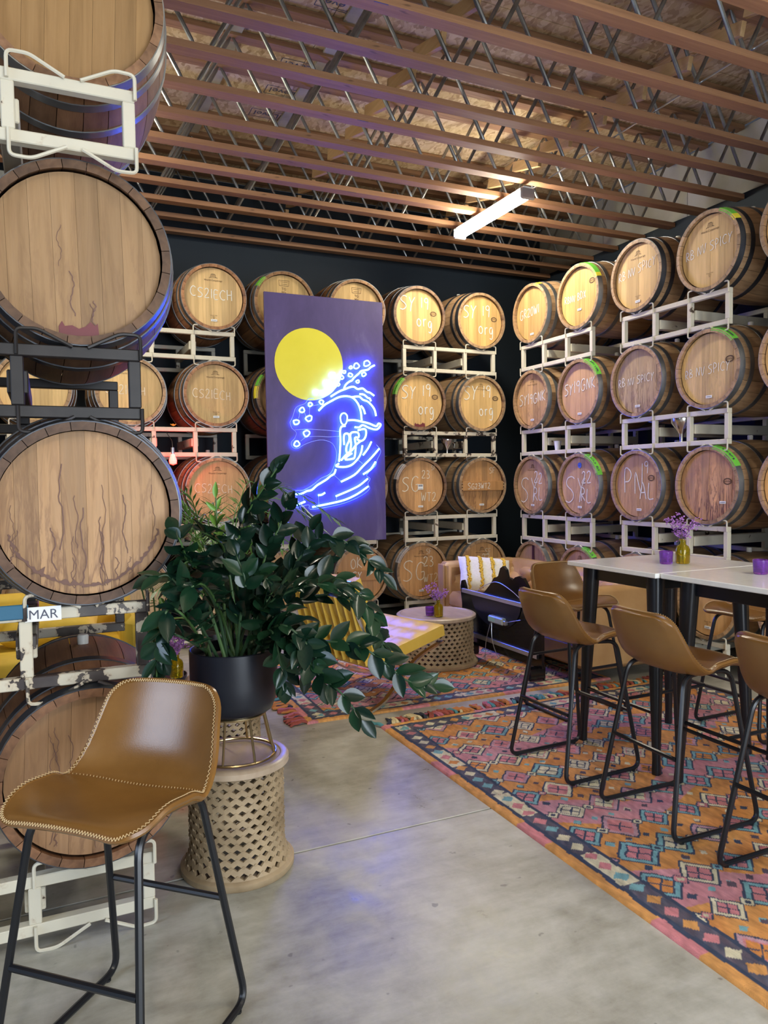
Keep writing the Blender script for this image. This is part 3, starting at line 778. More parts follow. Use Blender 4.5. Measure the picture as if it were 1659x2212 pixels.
oval = g.build('oval_stamp', M['stamp'])
plate_tag = G().box((0, YT - .001, -.205), (.056, .003, .020), .001).build('white_label', M['tag'])
def bars_text(cx, cz, wd, n, y, h=.007):
    g = G(); rr = random.Random(n * 7)
    for i in range(n):
        g.box((cx - wd / 2 + wd * (i + .5) / n, y, cz), (wd / n * .6, .0006, h * rr.uniform(.7, 1)))
    return g
tag_print = bars_text(0, -.205, .042, 7, YT - .0027).build('label_print', M['ink'])
def tape(a0, a1, mat, y0=.001, y1=.047):
    g = G(); n = 8
    vs = []
    for i in range(n + 1):
        a = a0 + (a1 - a0) * i / n
        for y in (y0, y1): vs.append(((br(y) + .0052) * math.sin(a), y, (br(y) + .0052) * math.cos(a)))
        vs.append(((br(y0) - .014) * math.sin(a), y0 - .0015, (br(y0) - .014) * math.cos(a)))
    g.add(vs, [(3 * i, 3 * i + 1, 3 * i + 4, 3 * i + 3) for i in range(n)] + [(3 * i + 3, 3 * i + 5, 3 * i + 2, 3 * i) for i in range(n)])
    return g.build('tape_strip', M[mat])
def tape_text(text, a0, a1):
    g = G(); h = .026
    st = strokes(text, 0, 0, h, .16)
    mx = max(p[0] for s_ in st for p in s_)
    for s_ in st:
        f = lambda u, v: ((br(.02) + .0068) * math.sin(a0 + (a1 - a0) * (u / mx)), .036 - v, (br(.02) + .0068) * math.cos(a0 + (a1 - a0) * (u / mx)))
        g.ribbon(s_, .004, f)
    return g.build('tape_lettering', M['ink'])
bar_me = G().box((0, .012, -.005), (.50, .036, .10), .003).build('cross_bar', M['head'])
peg_me = G().box((0, .012, 0), (.014, .03, .02), .002).build('bar_peg', M['stave'])
disc_me = G().lathe([(0, YT - .002), (.026, YT - .002), (.026, YT)], 20, axis='y').build('blue_disc', plain('blue_disc_paint', (.08, .16, .62), .5))
smile = G().ribbon([(.012 * math.cos(t), .185 + .012 * math.sin(t) + .003) for t in np.linspace(PI * 1.1, PI * 1.9, 8)], .004, lambda u, v: (u, YT - .003, v)).build('smile_mark', M['ink'])
code_me = G().box((.0, YT - .0015, -.005), (.062, .003, .056), .001).build('barcode_label', M['tag'])
g = bars_text(0, .008, .048, 12, YT - .0034, .022)
code_bar = g.build('barcode_print', M['ink'])
code_num = stand_up(textmesh('barcode_number', '416503', .017, M['ink']), 0, -.030, YT - .0035)
drip = G().add([(x, YT - .0004, z) for x, z in ((-.06, -.262), (-.06, -.232), (-.05, -.214), (-.042, -.23), (-.02, -.226), (0, -.236), (.02, -.228), (.036, -.212), (.05, -.224), (.058, -.215), (.062, -.256))], [(0, 1, 2, 3, 4, 5, 6, 7, 8, 9, 10)]).build('wine_stain', plain('red_wine_stain', (.16, .025, .03), .5))
tall_stain = G().add([(x, YT - .0004, z) for x, z in ((-.015, .258), (.02, .258), (.028, .1), (.024, -.05), (.03, -.2), (.01, -.24), (-.012, -.1), (-.018, .1))], [tuple(range(8))]).build('wine_stain', plain('dark_wine_stain', (.075, .02, .035), .5))

WINE = plain('dried_wine', (.17, .085, .062), .6)
BCOUNT = 0
def barrel(x, y, zc, face, label, group, tone=(1, 1, 1), stain=.3, text=None, mat='chalk', hoop='hoop', full=False, extras=(), roll=0, stv=(1, 1, 1), seen=True):
    """root at the lowest point of the belly; face: 0 = head towards -Y, 1 = head towards -X"""
    global BCOUNT
    BCOUNT += 1
    rr = random.Random(BCOUNT * 31)
    rz = -PI / 2 if face else 0
    t = thing('wine_barrel', label, 'barrel', (x, y, zc - .35), rz + rr.uniform(-.012, .012), group)
    L = (0, 0, .35)
    if full: vis = list(range(NST)); hid = []
    elif not seen: vis = []; hid = list(range(NST))
    elif face == 0: vis = [i % NST for i in range(-13, 4)]; hid = [i for i in range(NST) if i not in vis]
    else: vis = [i % NST for i in range(-3, 14)]; hid = [i for i in range(NST) if i not in vis]
    key = tuple(hid)
    for i in vis: ob('stave', stave_me, t, L, (0, i * 2 * half, 0), col=(*stv, 1))
    if hid:
        if key not in hid_cache: hid_cache[key] = hidden_staves(hid)
        ob('staves', hid_cache[key], t, L, col=(*stv, 1), kind='stuff')
    for h in HOOPS[hoop]: ob('hoop', h, t, L)
    ob('back_head', back_me, t, L, col=(.6, .6, .6, 0))
    for b in HB:
        k = rr.uniform(.93, 1.05)
        ob('head_board', b, t, L, (0, roll, 0), col=(tone[0] * k, tone[1] * k, tone[2] * k, stain))
    ob('bung', bung_me, t, (0, BL / 2, .35 + .346))
    if text: ob('chalk_writing', chalk(text, mat=mat, seed=BCOUNT), t, L, label='chalked lettering on the head')
    for e in extras:
        k = e[0] if isinstance(e, tuple) else e
        if k == 'wc':
            for m_ in (wc_icon, wc_word): ob('cooper_stamp', m_, t, L)
        elif k == 'wclow': ob('cooper_stamp', wc_low, t, L)
        elif k == 'tg':
            for m_ in (tg_icon, tg_word): ob('cooper_stamp', m_, t, L)
        elif k == 'oval': ob('oval_stamp', oval, t, (e[1] if isinstance(e, tuple) else 0, 0, .35 + (e[2] if isinstance(e, tuple) else 0)))
        elif k == 'tag':
            dx, dz = (e[1], e[2]) if isinstance(e, tuple) else (0, 0)
            a = ob('white_label', plate_tag, t, (dx, 0, .35 + dz)); ob('label_print', tag_print, a)
        elif k == 'tape':
            a = ob('tape_strip', tape(R(e[2]), R(e[3]), e[1]), t, L, label={'tapeg': 'bright green tape', 'tapey': 'yellow tape', 'tapew': 'grey tape'}[e[1]])
            if len(e) > 4: ob('tape_lettering', tape_text(e[4], R(e[2] + 3), R(e[3] - 4)), a)
        elif k == 'bar':
            a = ob('cross_bar', bar_me, t, L, (0, 0, 0), col=(tone[0] * .9, tone[1] * .85, tone[2] * .8, .1), label='wooden cross bar over the head')
            for sg in (-1, 1):
                for q in (-.03, 0, .03): ob('bar_peg', peg_me, a, (sg * .257, 0, q - .005))
            if isinstance(e, tuple): ob('chalk_writing', chalk(e[1], y=-.0072, mat='chalk', seed=3), a)
        elif k == 'disc':
            a = ob('blue_disc', disc_me, t, (0, 0, .35 + .185), label='round blue sticker'); ob('smile_mark', smile, a, (0, 0, -.185))
        elif k == 'code':
            a = ob('barcode_label', code_me, t, L); ob('barcode_print', code_bar, a); ob('barcode_number', code_num, a)
        elif k == 'runs':
            q = random.Random(e[1]); g = G()
            for _ in range(e[2]):
                x0 = q.uniform(-.22, .22); zt = math.sqrt(max(.245 ** 2 - x0 * x0, .001)); z1 = q.uniform(-.2, zt * .8); z0 = max(-zt, z1 - q.uniform(.1, .42))
                n = 16; ph = q.uniform(0, 6)
                g.ribbon([(x0 + .006 * math.sin(ph + i * .55) + q.uniform(-.003, .003), z1 + (z0 - z1) * i / n) for i in range(n + 1)], q.uniform(.0014, .0036), lambda u, v: (u, YT, v))
            ob('wine_run', g.build('wine_run', WINE), t, L, label='dried wine runs')
        elif k == 'rimstain':
            q = random.Random(4); g = G(); n = 70; vs = []
            for i in range(n + 1):
                a = R(195 + 150 * i / n); r0 = .238 + q.uniform(-.004, .004); r1 = r0 - q.uniform(.003, .014) - (.03 if q.random() < .10 else 0) * q.random()
                for r_ in (r0, r1): vs.append((r_ * math.cos(a), YT - .0003, r_ * math.sin(a)))
            g.add(vs, [(2 * i, 2 * i + 1, 2 * i + 3, 2 * i + 2) for i in range(n)])
            ob('wine_stain', g.build('wine_stain', WINE), t, L, label='dark jagged wine stain along the lower rim')
        elif k == 'drip': ob('wine_stain', drip, t, (0, 0, .35), label='red wine stain')
        elif k == 'tall': ob('wine_stain', tall_stain, t, (0, 0, .35), label='dark vertical wine stain')
    return t

# ------------------------------------------------------------------ racks
RW, RO = 1.10, .185       # rack width; barrel centre from the outer upright
rack_cache = {}
def rack_meshes(h, mat):
    k = (round(h, 3), mat)
    if k in rack_cache: return rack_cache[k]
    m = M[mat]; a = .038
    r_ = {}
    r_['rail'] = G().box((RW / 2, 0, 0), (RW, a, a), .003).build('rail', m)
    r_['upright'] = G().box((0, 0, h / 2), (a, a, h - 2 * a), .003).build('upright', m)
    for nm, sz in (('top', 1), ('bot', -1)):
        z0 = h if sz > 0 else 0
        g = G()
        pts = rounded([(-.012, -.012, z0 - sz * .035), (-.012, -.012, z0 + sz * .045), (.05, -.012, z0 + sz * .047), (.15, -.012, z0 - sz * .004)], .018)
        g.tube(pts, .006, 6)
        r_['cradle_' + nm] = g.build('cradle', m, True)
        g = G(); g.tube([(-p[0], p[1], p[2]) for p in pts], .006, 6)
        r_['cradle_m' + nm] = g.build('cradle', m, True)
    r_['channel'] = G().box((0, .42, h / 2), (.062, .80, .075), .004).build('fork_channel', m)
    rack_cache[k] = r_
    return r_
def rack(x, y, z0, h, face, mat, label, group='barrel racks'):
    """front-left lower corner of the frame at (x, y, z0)"""
    r_ = rack_meshes(h, mat); a = .038
    t = thing('barrel_rack', label, 'rack', (x, y, z0), -PI / 2 if face else 0, group)
    for fy in (0, .84):
        ob('rail', r_['rail'], t, (0, fy, a / 2)); ob('rail', r_['rail'], t, (0, fy, h - a / 2))
        for ux in (a / 2, .37, RW - .37, RW - a / 2): ob('upright', r_['upright'], t, (ux, fy, 0))
    for ux in (.37, RW - .37): ob('fork_channel', r_['channel'], t, (ux, 0, 0))
    for nm in ('top', 'bot'):
        for c in (RO, RW - RO):
            ob('cradle', r_['cradle_' + nm], t, (c - RO + .012, -.016, 0)); ob('cradle', r_['cradle_m' + nm], t, (c + RO - .012, -.016, 0))
    return t

LV = [.555, 1.425, 2.293, 3.16]
TIER = ['bottom tier', 'second tier up', 'third tier up', 'top tier']
YB, XR = 6.75, 4.5
def stack_back(x0, where, T, mats, seen=True, hh=None):
    """x0 = centre of the left barrel; T[level][side] = dict"""
    for l in range(4):
        for s_ in range(2):
            d = dict(T[l][s_])
            lab = d.pop('lab')
            barrel(x0 + .735 * s_, YB, LV[l], 0, lab, f'barrels {where}', **d)
        z1 = LV[l] - .303; z0 = (LV[l - 1] + .303) if l else .047
        mt = mats[l]
        rk_ = rack(x0 - RO, YB + .045, z0, z1 - z0, 0, mt, f'{ {"cream": "cream", "chipped": "rust-chipped", "iron": "dark iron"}[mt]} steel barrel rack {where}, {TIER[l]}')
        if mt == 'chipped': ob('rack_lettering', MY, rk_, (.60, -.0205, z1 - z0 - .031))
MY = stand_up(textmesh('rack_lettering', 'MY', .036, M['ink']), 0, 0, 0)
def stack_right(y0, where, T, mats):
    for l in range(4):
        for s_ in range(2):
            d = dict(T[l][s_]); lab = d.pop('lab')
            barrel(XR, y0 - .735 * s_, LV[l], 1, lab, f'barrels {where}', **d)
        z1 = LV[l] - .303; z0 = (LV[l - 1] + .303) if l else .047
        rack(XR + .045, y0 + RO, z0, z1 - z0, 1, mats[l], f'cream steel barrel rack {where}, {TIER[l]}')
GOLD, TAN, BRN, PINK, GREY = (.98, .90, .68), (1.0, .92, .80), (.86, .70, .55), (.92, .74, .66), (.80, .76, .68)
CS = lambda z=.0, h=.075: [('CS21ECH', -.205, z, h, -.05)]
dk = dict(stv=(.62, .56, .56), hoop='hoopdark')
W = 'on the back wall at far left'
stack_back(-.80, W, [[dict(lab='oak barrel at far left of the back wall, left one of the bottom tier', seen=False), dict(lab='oak barrel at far left of the back wall, right one of the bottom tier', seen=False)],
  [dict(lab='oak barrel at far left of the back wall, left one of the second tier', seen=False), dict(lab='oak barrel at far left of the back wall, right one of the second tier')],
  [dict(lab='oak barrel at far left of the back wall, left one of the third tier', seen=False), dict(lab='golden oak barrel glimpsed between the near stack racks at the far left edge', tone=GOLD, stain=.1)],
  [dict(lab='oak barrel at far left of the back wall, left one of the top tier', seen=False), dict(lab='oak barrel at far left of the back wall, right one of the top tier', seen=False)]], ['cream'] * 4)
W = 'on the back wall left of the purple panel'
stack_back(.695, W, [[dict(lab='oak barrel on the back wall behind the yellow sofa, bottom tier', seen=False), dict(lab='oak barrel on the back wall behind the potted plants, bottom tier')],
  [dict(lab='oak barrel on the back wall beside the red bulb, left of the barrel chalked CS21ECH'), dict(lab='oak barrel chalked CS21ECH beside the red bulb, just above the plants', tone=(.92, .78, .60), stain=.25, text=CS(-.015), mat='chalkfaint', extras=('wc', 'tag', 'wclow'))],
  [dict(lab='golden oak barrel with smudged chalk CS21ECH, half hidden by the near stack', tone=GOLD, stain=.15, text=CS(-.02), mat='chalkfaint', extras=('wc',)), dict(lab='oak barrel faintly chalked CS21ECH, third tier, with wine marks low on its head', tone=GOLD, stain=.2, text=CS(-.03), mat='chalkfaint', extras=('wc', 'tag', 'wclow'), stv=(.9, .7, .6))],
  [dict(lab='oak barrel on the top tier of the back wall, hidden behind the near stack', seen=False), dict(lab='oak barrel clearly chalked CS21ECH on the top tier left of the purple panel', tone=(1.10, 1.0, .78), stain=.0, text=CS(.0, .085), extras=('wc', 'tag', 'wclow'), stv=(.95, .72, .6))]], ['cream', 'cream', 'cream', 'cream'])
W = 'on the back wall behind the purple panel'
stack_back(2.09, W, [[dict(lab='oak barrel behind the plants below the purple panel, left one', tone=BRN), dict(lab='oak barrel with a wooden cross bar chalked SY, below the purple panel', tone=(.95, .68, .48), stain=.05, mat='chalkfaint', extras=(('bar', [('SY', -.10, -.042, .078)]),), text=[('OK', -.10, .07, .10)])],
  [dict(lab='oak barrel peeping out left of the purple panel, second tier', tone=BRN, **dk), dict(lab='oak barrel hidden behind the purple panel, second tier', seen=False)],
  [dict(lab='dark oak barrel with green and yellow tape left of the purple panel, third tier', tone=BRN, extras=(('tape', 'tapeg', -72, -50), ('tape', 'tapey', -95, -73)), **dk), dict(lab='oak barrel hidden behind the purple panel, third tier', seen=False)],
  [dict(lab='oak barrel stamped TG M+ rising behind the left top corner of the purple panel', tone=(.95, .85, .58), stain=.0, extras=('tg', ('tape', 'tapeg', -62, -40)), stv=(.8, .66, .5)), dict(lab='oak barrel stamped TG M+ rising behind the right top corner of the purple panel', tone=(.95, .82, .54), stain=.0, extras=('tg',), stv=(.8, .66, .5))]], ['cream', 'cream', 'cream', 'cream'])
W = 'on the back wall right of the purple panel'
SO = lambda dx=0, dz=0: [('SY', -.205 + dx, .03 + dz, .13), ('19', .03 + dx, .06 + dz, .11), ('org', -.02 + dx, -.13 + dz, .12)]
stack_back(3.505, W, [[dict(lab='oak barrel chalked SG 23 WT2 with SF, standing behind the coffee table', tone=(1.0, .72, .48), stain=.1, mat='chalkfaint', extras=('wc', 'tag', ('tape', 'tapew', -70, -32, 'SG23 WT2')), text=[('SF', .06, .17, .05), ('SG', -.205, -.09, .19), ('23', .03, .04, .10), ('WT2', .03, -.12, .085)]),
   dict(lab='oak barrel chalked SF 23 peeping over the far end of the sofa', tone=(.95, .70, .48), stain=.1, mat='chalkfaint', text=[('SF', .04, .13, .06), ('SG', -.17, -.06, .11), ('23', .0, .04, .085)], extras=('wc',))],
  [dict(lab='oak barrel with a barcode label, chalked SG 23 WT2, right of the purple panel', tone=(.98, .72, .5), stain=.22, mat='chalkfaint', extras=('code', 'tag', ('tape', 'tapew', -75, -40, 'SG23 WT2')), text=[('SF', .13, .17, .04), ('SG', -.205, -.05, .15), ('23', .02, .08, .085), ('WT2', .01, -.15, .085)], **dk),
   dict(lab='oak barrel with a wooden cross bar chalked SG23WT2', tone=(.80, .57, .36), stain=.6, mat='chalkfaint', extras=(('bar', [('SG23WT2', -.19, -.035, .058)]), 'tag'), text=[('SF', .10, .13, .06)], hoop='hoop')],
  [dict(lab='oak barrel chalked SY19 org with a red wine stain at the bottom of its head', tone=(1.12, .95, .62), stain=.18, text=SO(.01, 0), extras=('drip', ('oval', .01, .02), ('tape', 'tapeg', -78, -40, 'SYR 19')), **dk), dict(lab='oak barrel chalked SY19 org, third tier, next to the room corner', tone=(1.12, .97, .66), stain=.0, text=SO(.0, .01), extras=(('oval', .01, .03), 'wc'))],
  [dict(lab='oak barrel chalked SY19 org on the top tier, left one of the rack', tone=(.96, .82, .52), stain=.0, text=SO(0, .02), extras=('oval',), **dk), dict(lab='oak barrel chalked SY19 org on the top tier next to the room corner', tone=(.98, .80, .50), stain=.0, text=SO(.0, .0), extras=('oval',), hoop='hoopdark')]], ['cream', 'cream', 'chipped', 'cream'])
# right wall
W = 'on the right wall beside the room corner'
SR = [('SY', -.20, -.16, .23), ('22', .03, .02, .11), ('RL', .02, -.15, .12)]
stack_right(6.27, W, [[dict(lab='oak barrel with a dark vertical wine stain, chalked SY22, behind the sofa', tone=PINK, stain=.4, text=[('SY', -.18, -.04, .12), ('22', .06, -.02, .10)], extras=('tall',)), dict(lab='oak barrel with SY22 on green tape, behind the sofa and table end', tone=(.95, .72, .58), stain=.2, extras=('wc', ('tape', 'tapeg', 12, 45, 'SY22')))],
  [dict(lab='oak barrel chalked SY22 RL without a sticker, nearest the corner', tone=PINK, stain=.45, text=SR, extras=('wc', 'tag')), dict(lab='oak barrel chalked SY22 RL with a round blue sticker and green tape', tone=PINK, stain=.35, text=SR, extras=('disc', 'tag', ('tape', 'tapeg', 20, 72, 'SY22 RL')))],
  [dict(lab='oak barrel chalked SY19GNK without tape, nearest the corner', tone=(.90, .72, .58), stain=.5, text=[('SY19GNK', -.215, -.05, .10, .05)], extras=('wc', 'tag')), dict(lab='oak barrel chalked SY19GNK with lettered green tape on its rim', tone=(.96, .76, .66), stain=.15, text=[('SY19GNK', -.215, -.02, .10, .08)], extras=('tag', ('tape', 'tapeg', 18, 66, 'SYRAH GNK')))],
  [dict(lab='oak barrel chalked GR20W1 on the top tier in the corner', tone=(.86, .72, .46), stain=.05, text=[('GR20W1', -.2, -.03, .085, .06)], extras=('tag', ('tape', 'tapey', 20, 30))), dict(lab='golden oak barrel chalked RB NV BDX with green tape on the top tier', tone=(.90, .78, .42), stain=.12, text=[('RBNV BDX', -.21, -.03, .062, .02)], extras=(('oval', 0, .08), ('tag', 0, .09), ('tape', 'tapeg', 8, 58), ('tape', 'tapey', 58, 66)))]], ['cream'] * 4)
W = 'in the middle of the right wall'
RB = lambda z=-.01, h=.064, tl=.06: [('RB NV SPICY', -.222, z, h, tl)]
stack_right(4.795, W, [[dict(lab='oak barrel low behind the bar table, hidden by the sofa arm', seen=False), dict(lab='oak barrel chalked BA22IN seen below the white bar table', tone=(1.0, .78, .56), stain=.05, text=[('BA22IN', -.18, .06, .10)], mat='chalkfaint', extras=('tag', 'wclow'))],
  [dict(lab='oak barrel chalked PN19 AL with an oval stamp', tone=(.92, .72, .55), stain=.3, text=[('PN', -.15, -.06, .19), ('19', .05, .1, .09), ('AL', .03, -.11, .13)], extras=(('oval', -.015, .03), ('tag', .02, 0))), dict(lab='oak barrel with purple wine streaks and no chalk, green tape on its rim', tone=(1.02, .74, .60), stain=1.0, extras=(('oval', .0, 0), ('tag', .13, .08), ('tape', 'tapeg', 12, 62, 'SMAL')))],
  [dict(lab='grey weathered oak barrel chalked RB NV SPICY', tone=GREY, stain=.8, text=RB(-.03), extras=('tag',)), dict(lab='oak barrel chalked RB NV SPICY with a lettered mark at right and green tape', tone=(1.05, .95, .72), stain=.25, text=RB(-.05), extras=(('oval', .01, .02), 'tag', ('tape', 'tapeg', 8, 52, 'RB')))],
  [dict(lab='pale oak barrel chalked RB NV SPICY on the top tier, left one of its rack', tone=(1.0, .87, .60), stain=.0, text=RB(0, .066, .12), extras=('wc', 'wclow', 'tag'), hoop='hoopdark'), dict(lab='pale oak barrel chalked RB NV SPICY, top tier, green and yellow tape on its rim', tone=(1.0, .88, .62), stain=.0, text=RB(-.02, .066, .1), extras=('wc', 'wclow', ('tape', 'tapeg', 22, 48), ('tape', 'tapey', 48, 58)), hoop='hoopdark')]], ['cream'] * 4)
W = 'at the right edge of the photograph'
stack_right(3.32, W, [[dict(lab='oak barrel low at the right edge behind the bar stools', tone=(1.0, .8, .58)), dict(lab='oak barrel beyond the right edge, bottom tier', seen=False)],
  [dict(lab='oak barrel chalked CM over a line and SYL at the right edge', tone=(1.05, .8, .55), stain=.1, text=[('CM', -.18, .05, .10), ('____', -.21, -.02, .09), ('SYL', -.18, -.12, .10)], mat='chalkfaint'), dict(lab='oak barrel beyond the right edge, second tier', seen=False)],
  [dict(lab='oak barrel chalked CM at the right edge, third tier up', tone=(1.12, .95, .70), stain=.25, text=[('CM', -.17, -.03, .11)]), dict(lab='oak barrel beyond the right edge, third tier', seen=False)],
  [dict(lab='oak barrel chalked CM at the right edge, top tier', tone=(1.05, .84, .58), stain=.0, text=[('CM', -.15, .0, .11)], mat='chalkfaint'), dict(lab='oak barrel beyond the right edge, top tier', seen=False)]], ['cream'] * 4)
# near left stack: (z, y of head, tone, stain)
W = 'in the near left stack'
NL = [(.545, 2.55, (.66, .49, .40), .35), (1.405, 2.55, (.68, .53, .44), .6), (2.24, 2.60, (.52, .41, .32), .25), (3.065, 2.62, (.56, .42, .27), .05)]
LBL = ['wine-streaked oak barrel low behind the foreground stool, bottom of near stack',
       'large oak barrel covered in dark wine drips, second up in the near left stack',
       'large oak barrel with one red drip line, third up in the near left stack',
       'oak barrel cut by the top of the photograph, top of the near left stack']
for l, (z, y, tn, stn) in enumerate(NL):
    barrel(.115, y, z, 0, LBL[l], f'barrels {W}', tone=tn, stain=stn, full=True, hoop='hoopdark' if l != 3 else 'hoop', stv=((.62, .46, .40), (.30, .25, .26), (.34, .27, .24), (.62, .50, .46))[l], roll=(.05, .0, -.02, .04)[l], extras=((('runs', 3, 12), ('runs', 8, 3)), (('runs', 5, 17), 'rimstain'), ('drip', ('runs', 9, 4)), ())[l])
    barrel(-.62, y, z, 0, f'oak barrel beyond the left edge, {TIER[l]} of the near left stack', f'barrels {W}', seen=False, hoop='hoopdark', tone=tn)
    z1 = z - .30; z0 = (NL[l - 1][0] + .305) if l else .05
    rk = rack(.115 + RO - RW, (2.60, 2.60, 2.61, 2.58)[l], z0, z1 - z0, 0, ('cream', 'peeling', 'iron', 'cream')[l], f'{("cream steel rack on the floor under", "paint-peeling cream rack with a MAR label under", "dark iron rack under", "cream steel rack under")[l]} the {("bottom", "second", "third", "top")[l]} barrel of the near left stack')
    if l == 1:
        h = z1 - z0
        a = ob('paper_label', G().box((.782, -.024, h - .016), (.105, .003, .046)).build('paper_label', M['tag']), rk, rot=(0, 0, 0), label='white paper label reading MAR')
        mm = stand_up(textmesh('label_lettering', 'MAR', .042, M['ink']),   .782, h - .031, -.0265)
        ob('label_lettering', mm, a)
        ob('tape_patch', G().box((.69, -.02, h - .006), (.10, .012, .046), .003).build('tape_patch', M['tapeb']), rk, rot=(0, 0, 0), label='dark blue tape')
# ------------------------------------------------------------------ neon sign on its painted panel
PY = 6.53
xs = [p[0] for p in PANEL]; zs = [p[1] for p in PANEL]
pn = thing('neon_sign_panel', 'tall purple painted panel with a yellow sun and a blue neon surfer on a wave', 'sign', (2.415, PY, .92), rot=(R(-.6), 0, 0))
o3 = lambda x, z, y=0: (x - 2.415, y, z - .92)
ob('panel_board', G().box((0, .012, 1.14), (1.165, .022, 2.28), .002).build('panel_board', M['panel']), pn)
ob('painted_sun', G().prism([(SUN[0] - 2.415 + SUN[2] * math.cos(t), SUN[1] - .92 + SUN[3] * math.sin(t)) for t in np.linspace(0, 2 * PI, 49)[:-1]], -.001, .003).build('painted_sun', M['sun']), pn, label='flat yellow sun disc')
for st in NEON:
    g = G(); g.tube([o3(x, z, -.028) for x, z in (p[:2] for p in smoothpath([(x, z, 0) for x, z in st], 4))], .0085, 8)
    ob('neon_tube', g.build('neon_tube', M['neon'], True), pn)
for st in NEONC:
    g = G(); g.tube([o3(p[0], p[1], -.028) for p in smoothpath([(x, z, 0) for x, z in st], 2, True)], .0062, 8, True)
    ob('neon_tube', g.build('neon_tube', M['neon'], True), pn)
for i, st in enumerate(WIRES):
    g = G(); g.tube([o3(p[0], p[1], -.018) for p in smoothpath([(x, z, 0) for x, z in st], 3)], .0016 if i < len(WIRES) - 2 else .0022, 5)
    ob('sign_wire' if i < len(WIRES) - 2 else 'acrylic_edge', g.build('sign_wire', M['wire'] if i < len(WIRES) - 2 else M['acrylic'], True), pn)
for x, z in ((1.9, 1.0), (2.93, 1.0), (1.9, 3.12), (2.93, 3.12)):
    ob('hanging_hook', G().tube([o3(x, z, .02), o3(x, z, .2)], .006, 6).build('hanging_hook', M['alu']), pn)

# ------------------------------------------------------------------ bar stools
def stool_shell():
    NS, NT_ = 26, 14
    prof = smoothpath([(.215, 0, .690), (.195, 0, .702), (.12, 0, .692), (.02, 0, .676), (-.07, 0, .674), (-.135, 0, .695), (-.18, 0, .745), (-.21, 0, .82), (-.232, 0, .875), (-.244, 0, .918)], 4)
    L = [0]
    for a, b in zip(prof, prof[1:]): L.append(L[-1] + (b - a).length)
    sm = lambda a, b, x: (lambda q: q * q * (3 - 2 * q))(min(max((x - a) / (b - a), 0), 1))
    def P(s, t):
        s *= L[-1]
        i = 0
        while i < len(prof) - 2 and L[i + 1] < s: i += 1
        f = (s - L[i]) / (L[i + 1] - L[i])
        p = prof[i].lerp(prof[i + 1], f); u = s / L[-1]
        wdt = .208 + .014 * math.sin(PI * min(u / .9, 1)) - .026 * sm(.45, 1, u)
        rc = .062; d = L[-1] - s
        if d < rc: wdt -= (rc - math.sqrt(rc * rc - (rc - d) ** 2)) * .95
        rc = .085
        if s < rc: wdt -= (rc - math.sqrt(rc * rc - (rc - s) ** 2)) * .8
        k = sm(.34, .62, u)
        a = abs(wdt * t) / .215
        dip = .036 * (1 - k) * sm(0, .25, u) * a ** 2.4
        return Vector((p.x + .062 * k * a ** 2.4, wdt * t, p.z + dip - .016 * (1 - sm(0, .16, u)) * a * a - .010 * a ** 4 * sm(.85, 1, u)))
    us = [0, .006, .02, .042, .075, .115, .16, .21, .26, .31, .36, .41, .46, .51, .56, .61, .66, .71, .76, .81, .855, .895, .93, .957, .978, .992, 1]; ts = [-1 + 2 * j / NT_ for j in range(NT_ + 1)]
    top = [[P(u, t) for t in ts] for u in us]
    nor = []
    for i in range(NS + 1):
        row = []
        for j in range(NT_ + 1):
            du = top[min(i + 1, NS)][j] - top[max(i - 1, 0)][j]; dv = top[i][min(j + 1, NT_)] - top[i][max(j - 1, 0)]
            row.append(dv.cross(du).normalized() * -1)
        nor.append(row)
    if nor[3][NT_ // 2].z < 0: nor = [[-n for n in r_] for r_ in nor]
    g = G(); vs = []
    for i in range(NS + 1):
        for j in range(NT_ + 1): vs.append(top[i][j])
    off = len(vs)
    for i in range(NS + 1):
        for j in range(NT_ + 1):
            ed = min(i, NS - i, j, NT_ - j)
            vs.append(top[i][j] - nor[i][j] * (.017 if ed == 0 else .026))
    fs = []; n1 = NT_ + 1
    for i in range(NS):
        for j in range(NT_):
            a = i * n1 + j
            fs.append((a, a + 1, a + n1 + 1, a + n1)); fs.append((off + a, off + a + n1, off + a + n1 + 1, off + a + 1))
    rim = [(0, j) for j in range(NT_)] + [(i, NT_) for i in range(NS)] + [(NS, j) for j in range(NT_, 0, -1)] + [(i, 0) for i in range(NS, 0, -1)]
    ids = [i * n1 + j for i, j in rim]
    for a, b in zip(ids, ids[1:] + ids[:1]): fs.append((a, off + a, off + b, b))
    g.add(vs, fs)
    shell = g.build('seat_shell', M['leather'], 65)
    rp = [top[i][j] - nor[i][j] * .006 for i, j in rim]
    g = G(); g.tube([Vector(p) for p in smoothpath(rp, 2, True)], .0085, 6, True)
    pip = g.build('piping', M['leather'], True)
    g = G(); fine = smoothpath([top[i][j] + nor[i][j] * .0025 for i, j in rim], 5, True); nr = smoothpath([nor[i][j] for i, j in rim], 5, True)
    cen = Vector((0, 0, .72))
    for q in range(len(fine)):
        p = fine[q]; n_ = nr[q].normalized(); a = fine[(q + 1) % len(fine)]
        inw = (n_.cross((a - p).normalized())).normalized()
        if q % 2: inw = -inw
        g.tube([p + inw * .0042 + n_ * .003, a - inw * .0042 + n_ * .003], .0009, 4, cap=False)
    # seam between seat and back
    for j in range(44):
        t = -1 + 2 * (j + .5) / 44
        u = .50 + .05 * t * t
        p = P(u, t); q = P(u - .012, t + .012)
        g.tube([p + Vector((.002, 0, .003)), q + Vector((.002, 0, .003))], .0013, 4, cap=False)
    return shell, pip, g.build('stitching', M['stitch'], True)
shell_me, pip_me, sti_me = stool_shell()
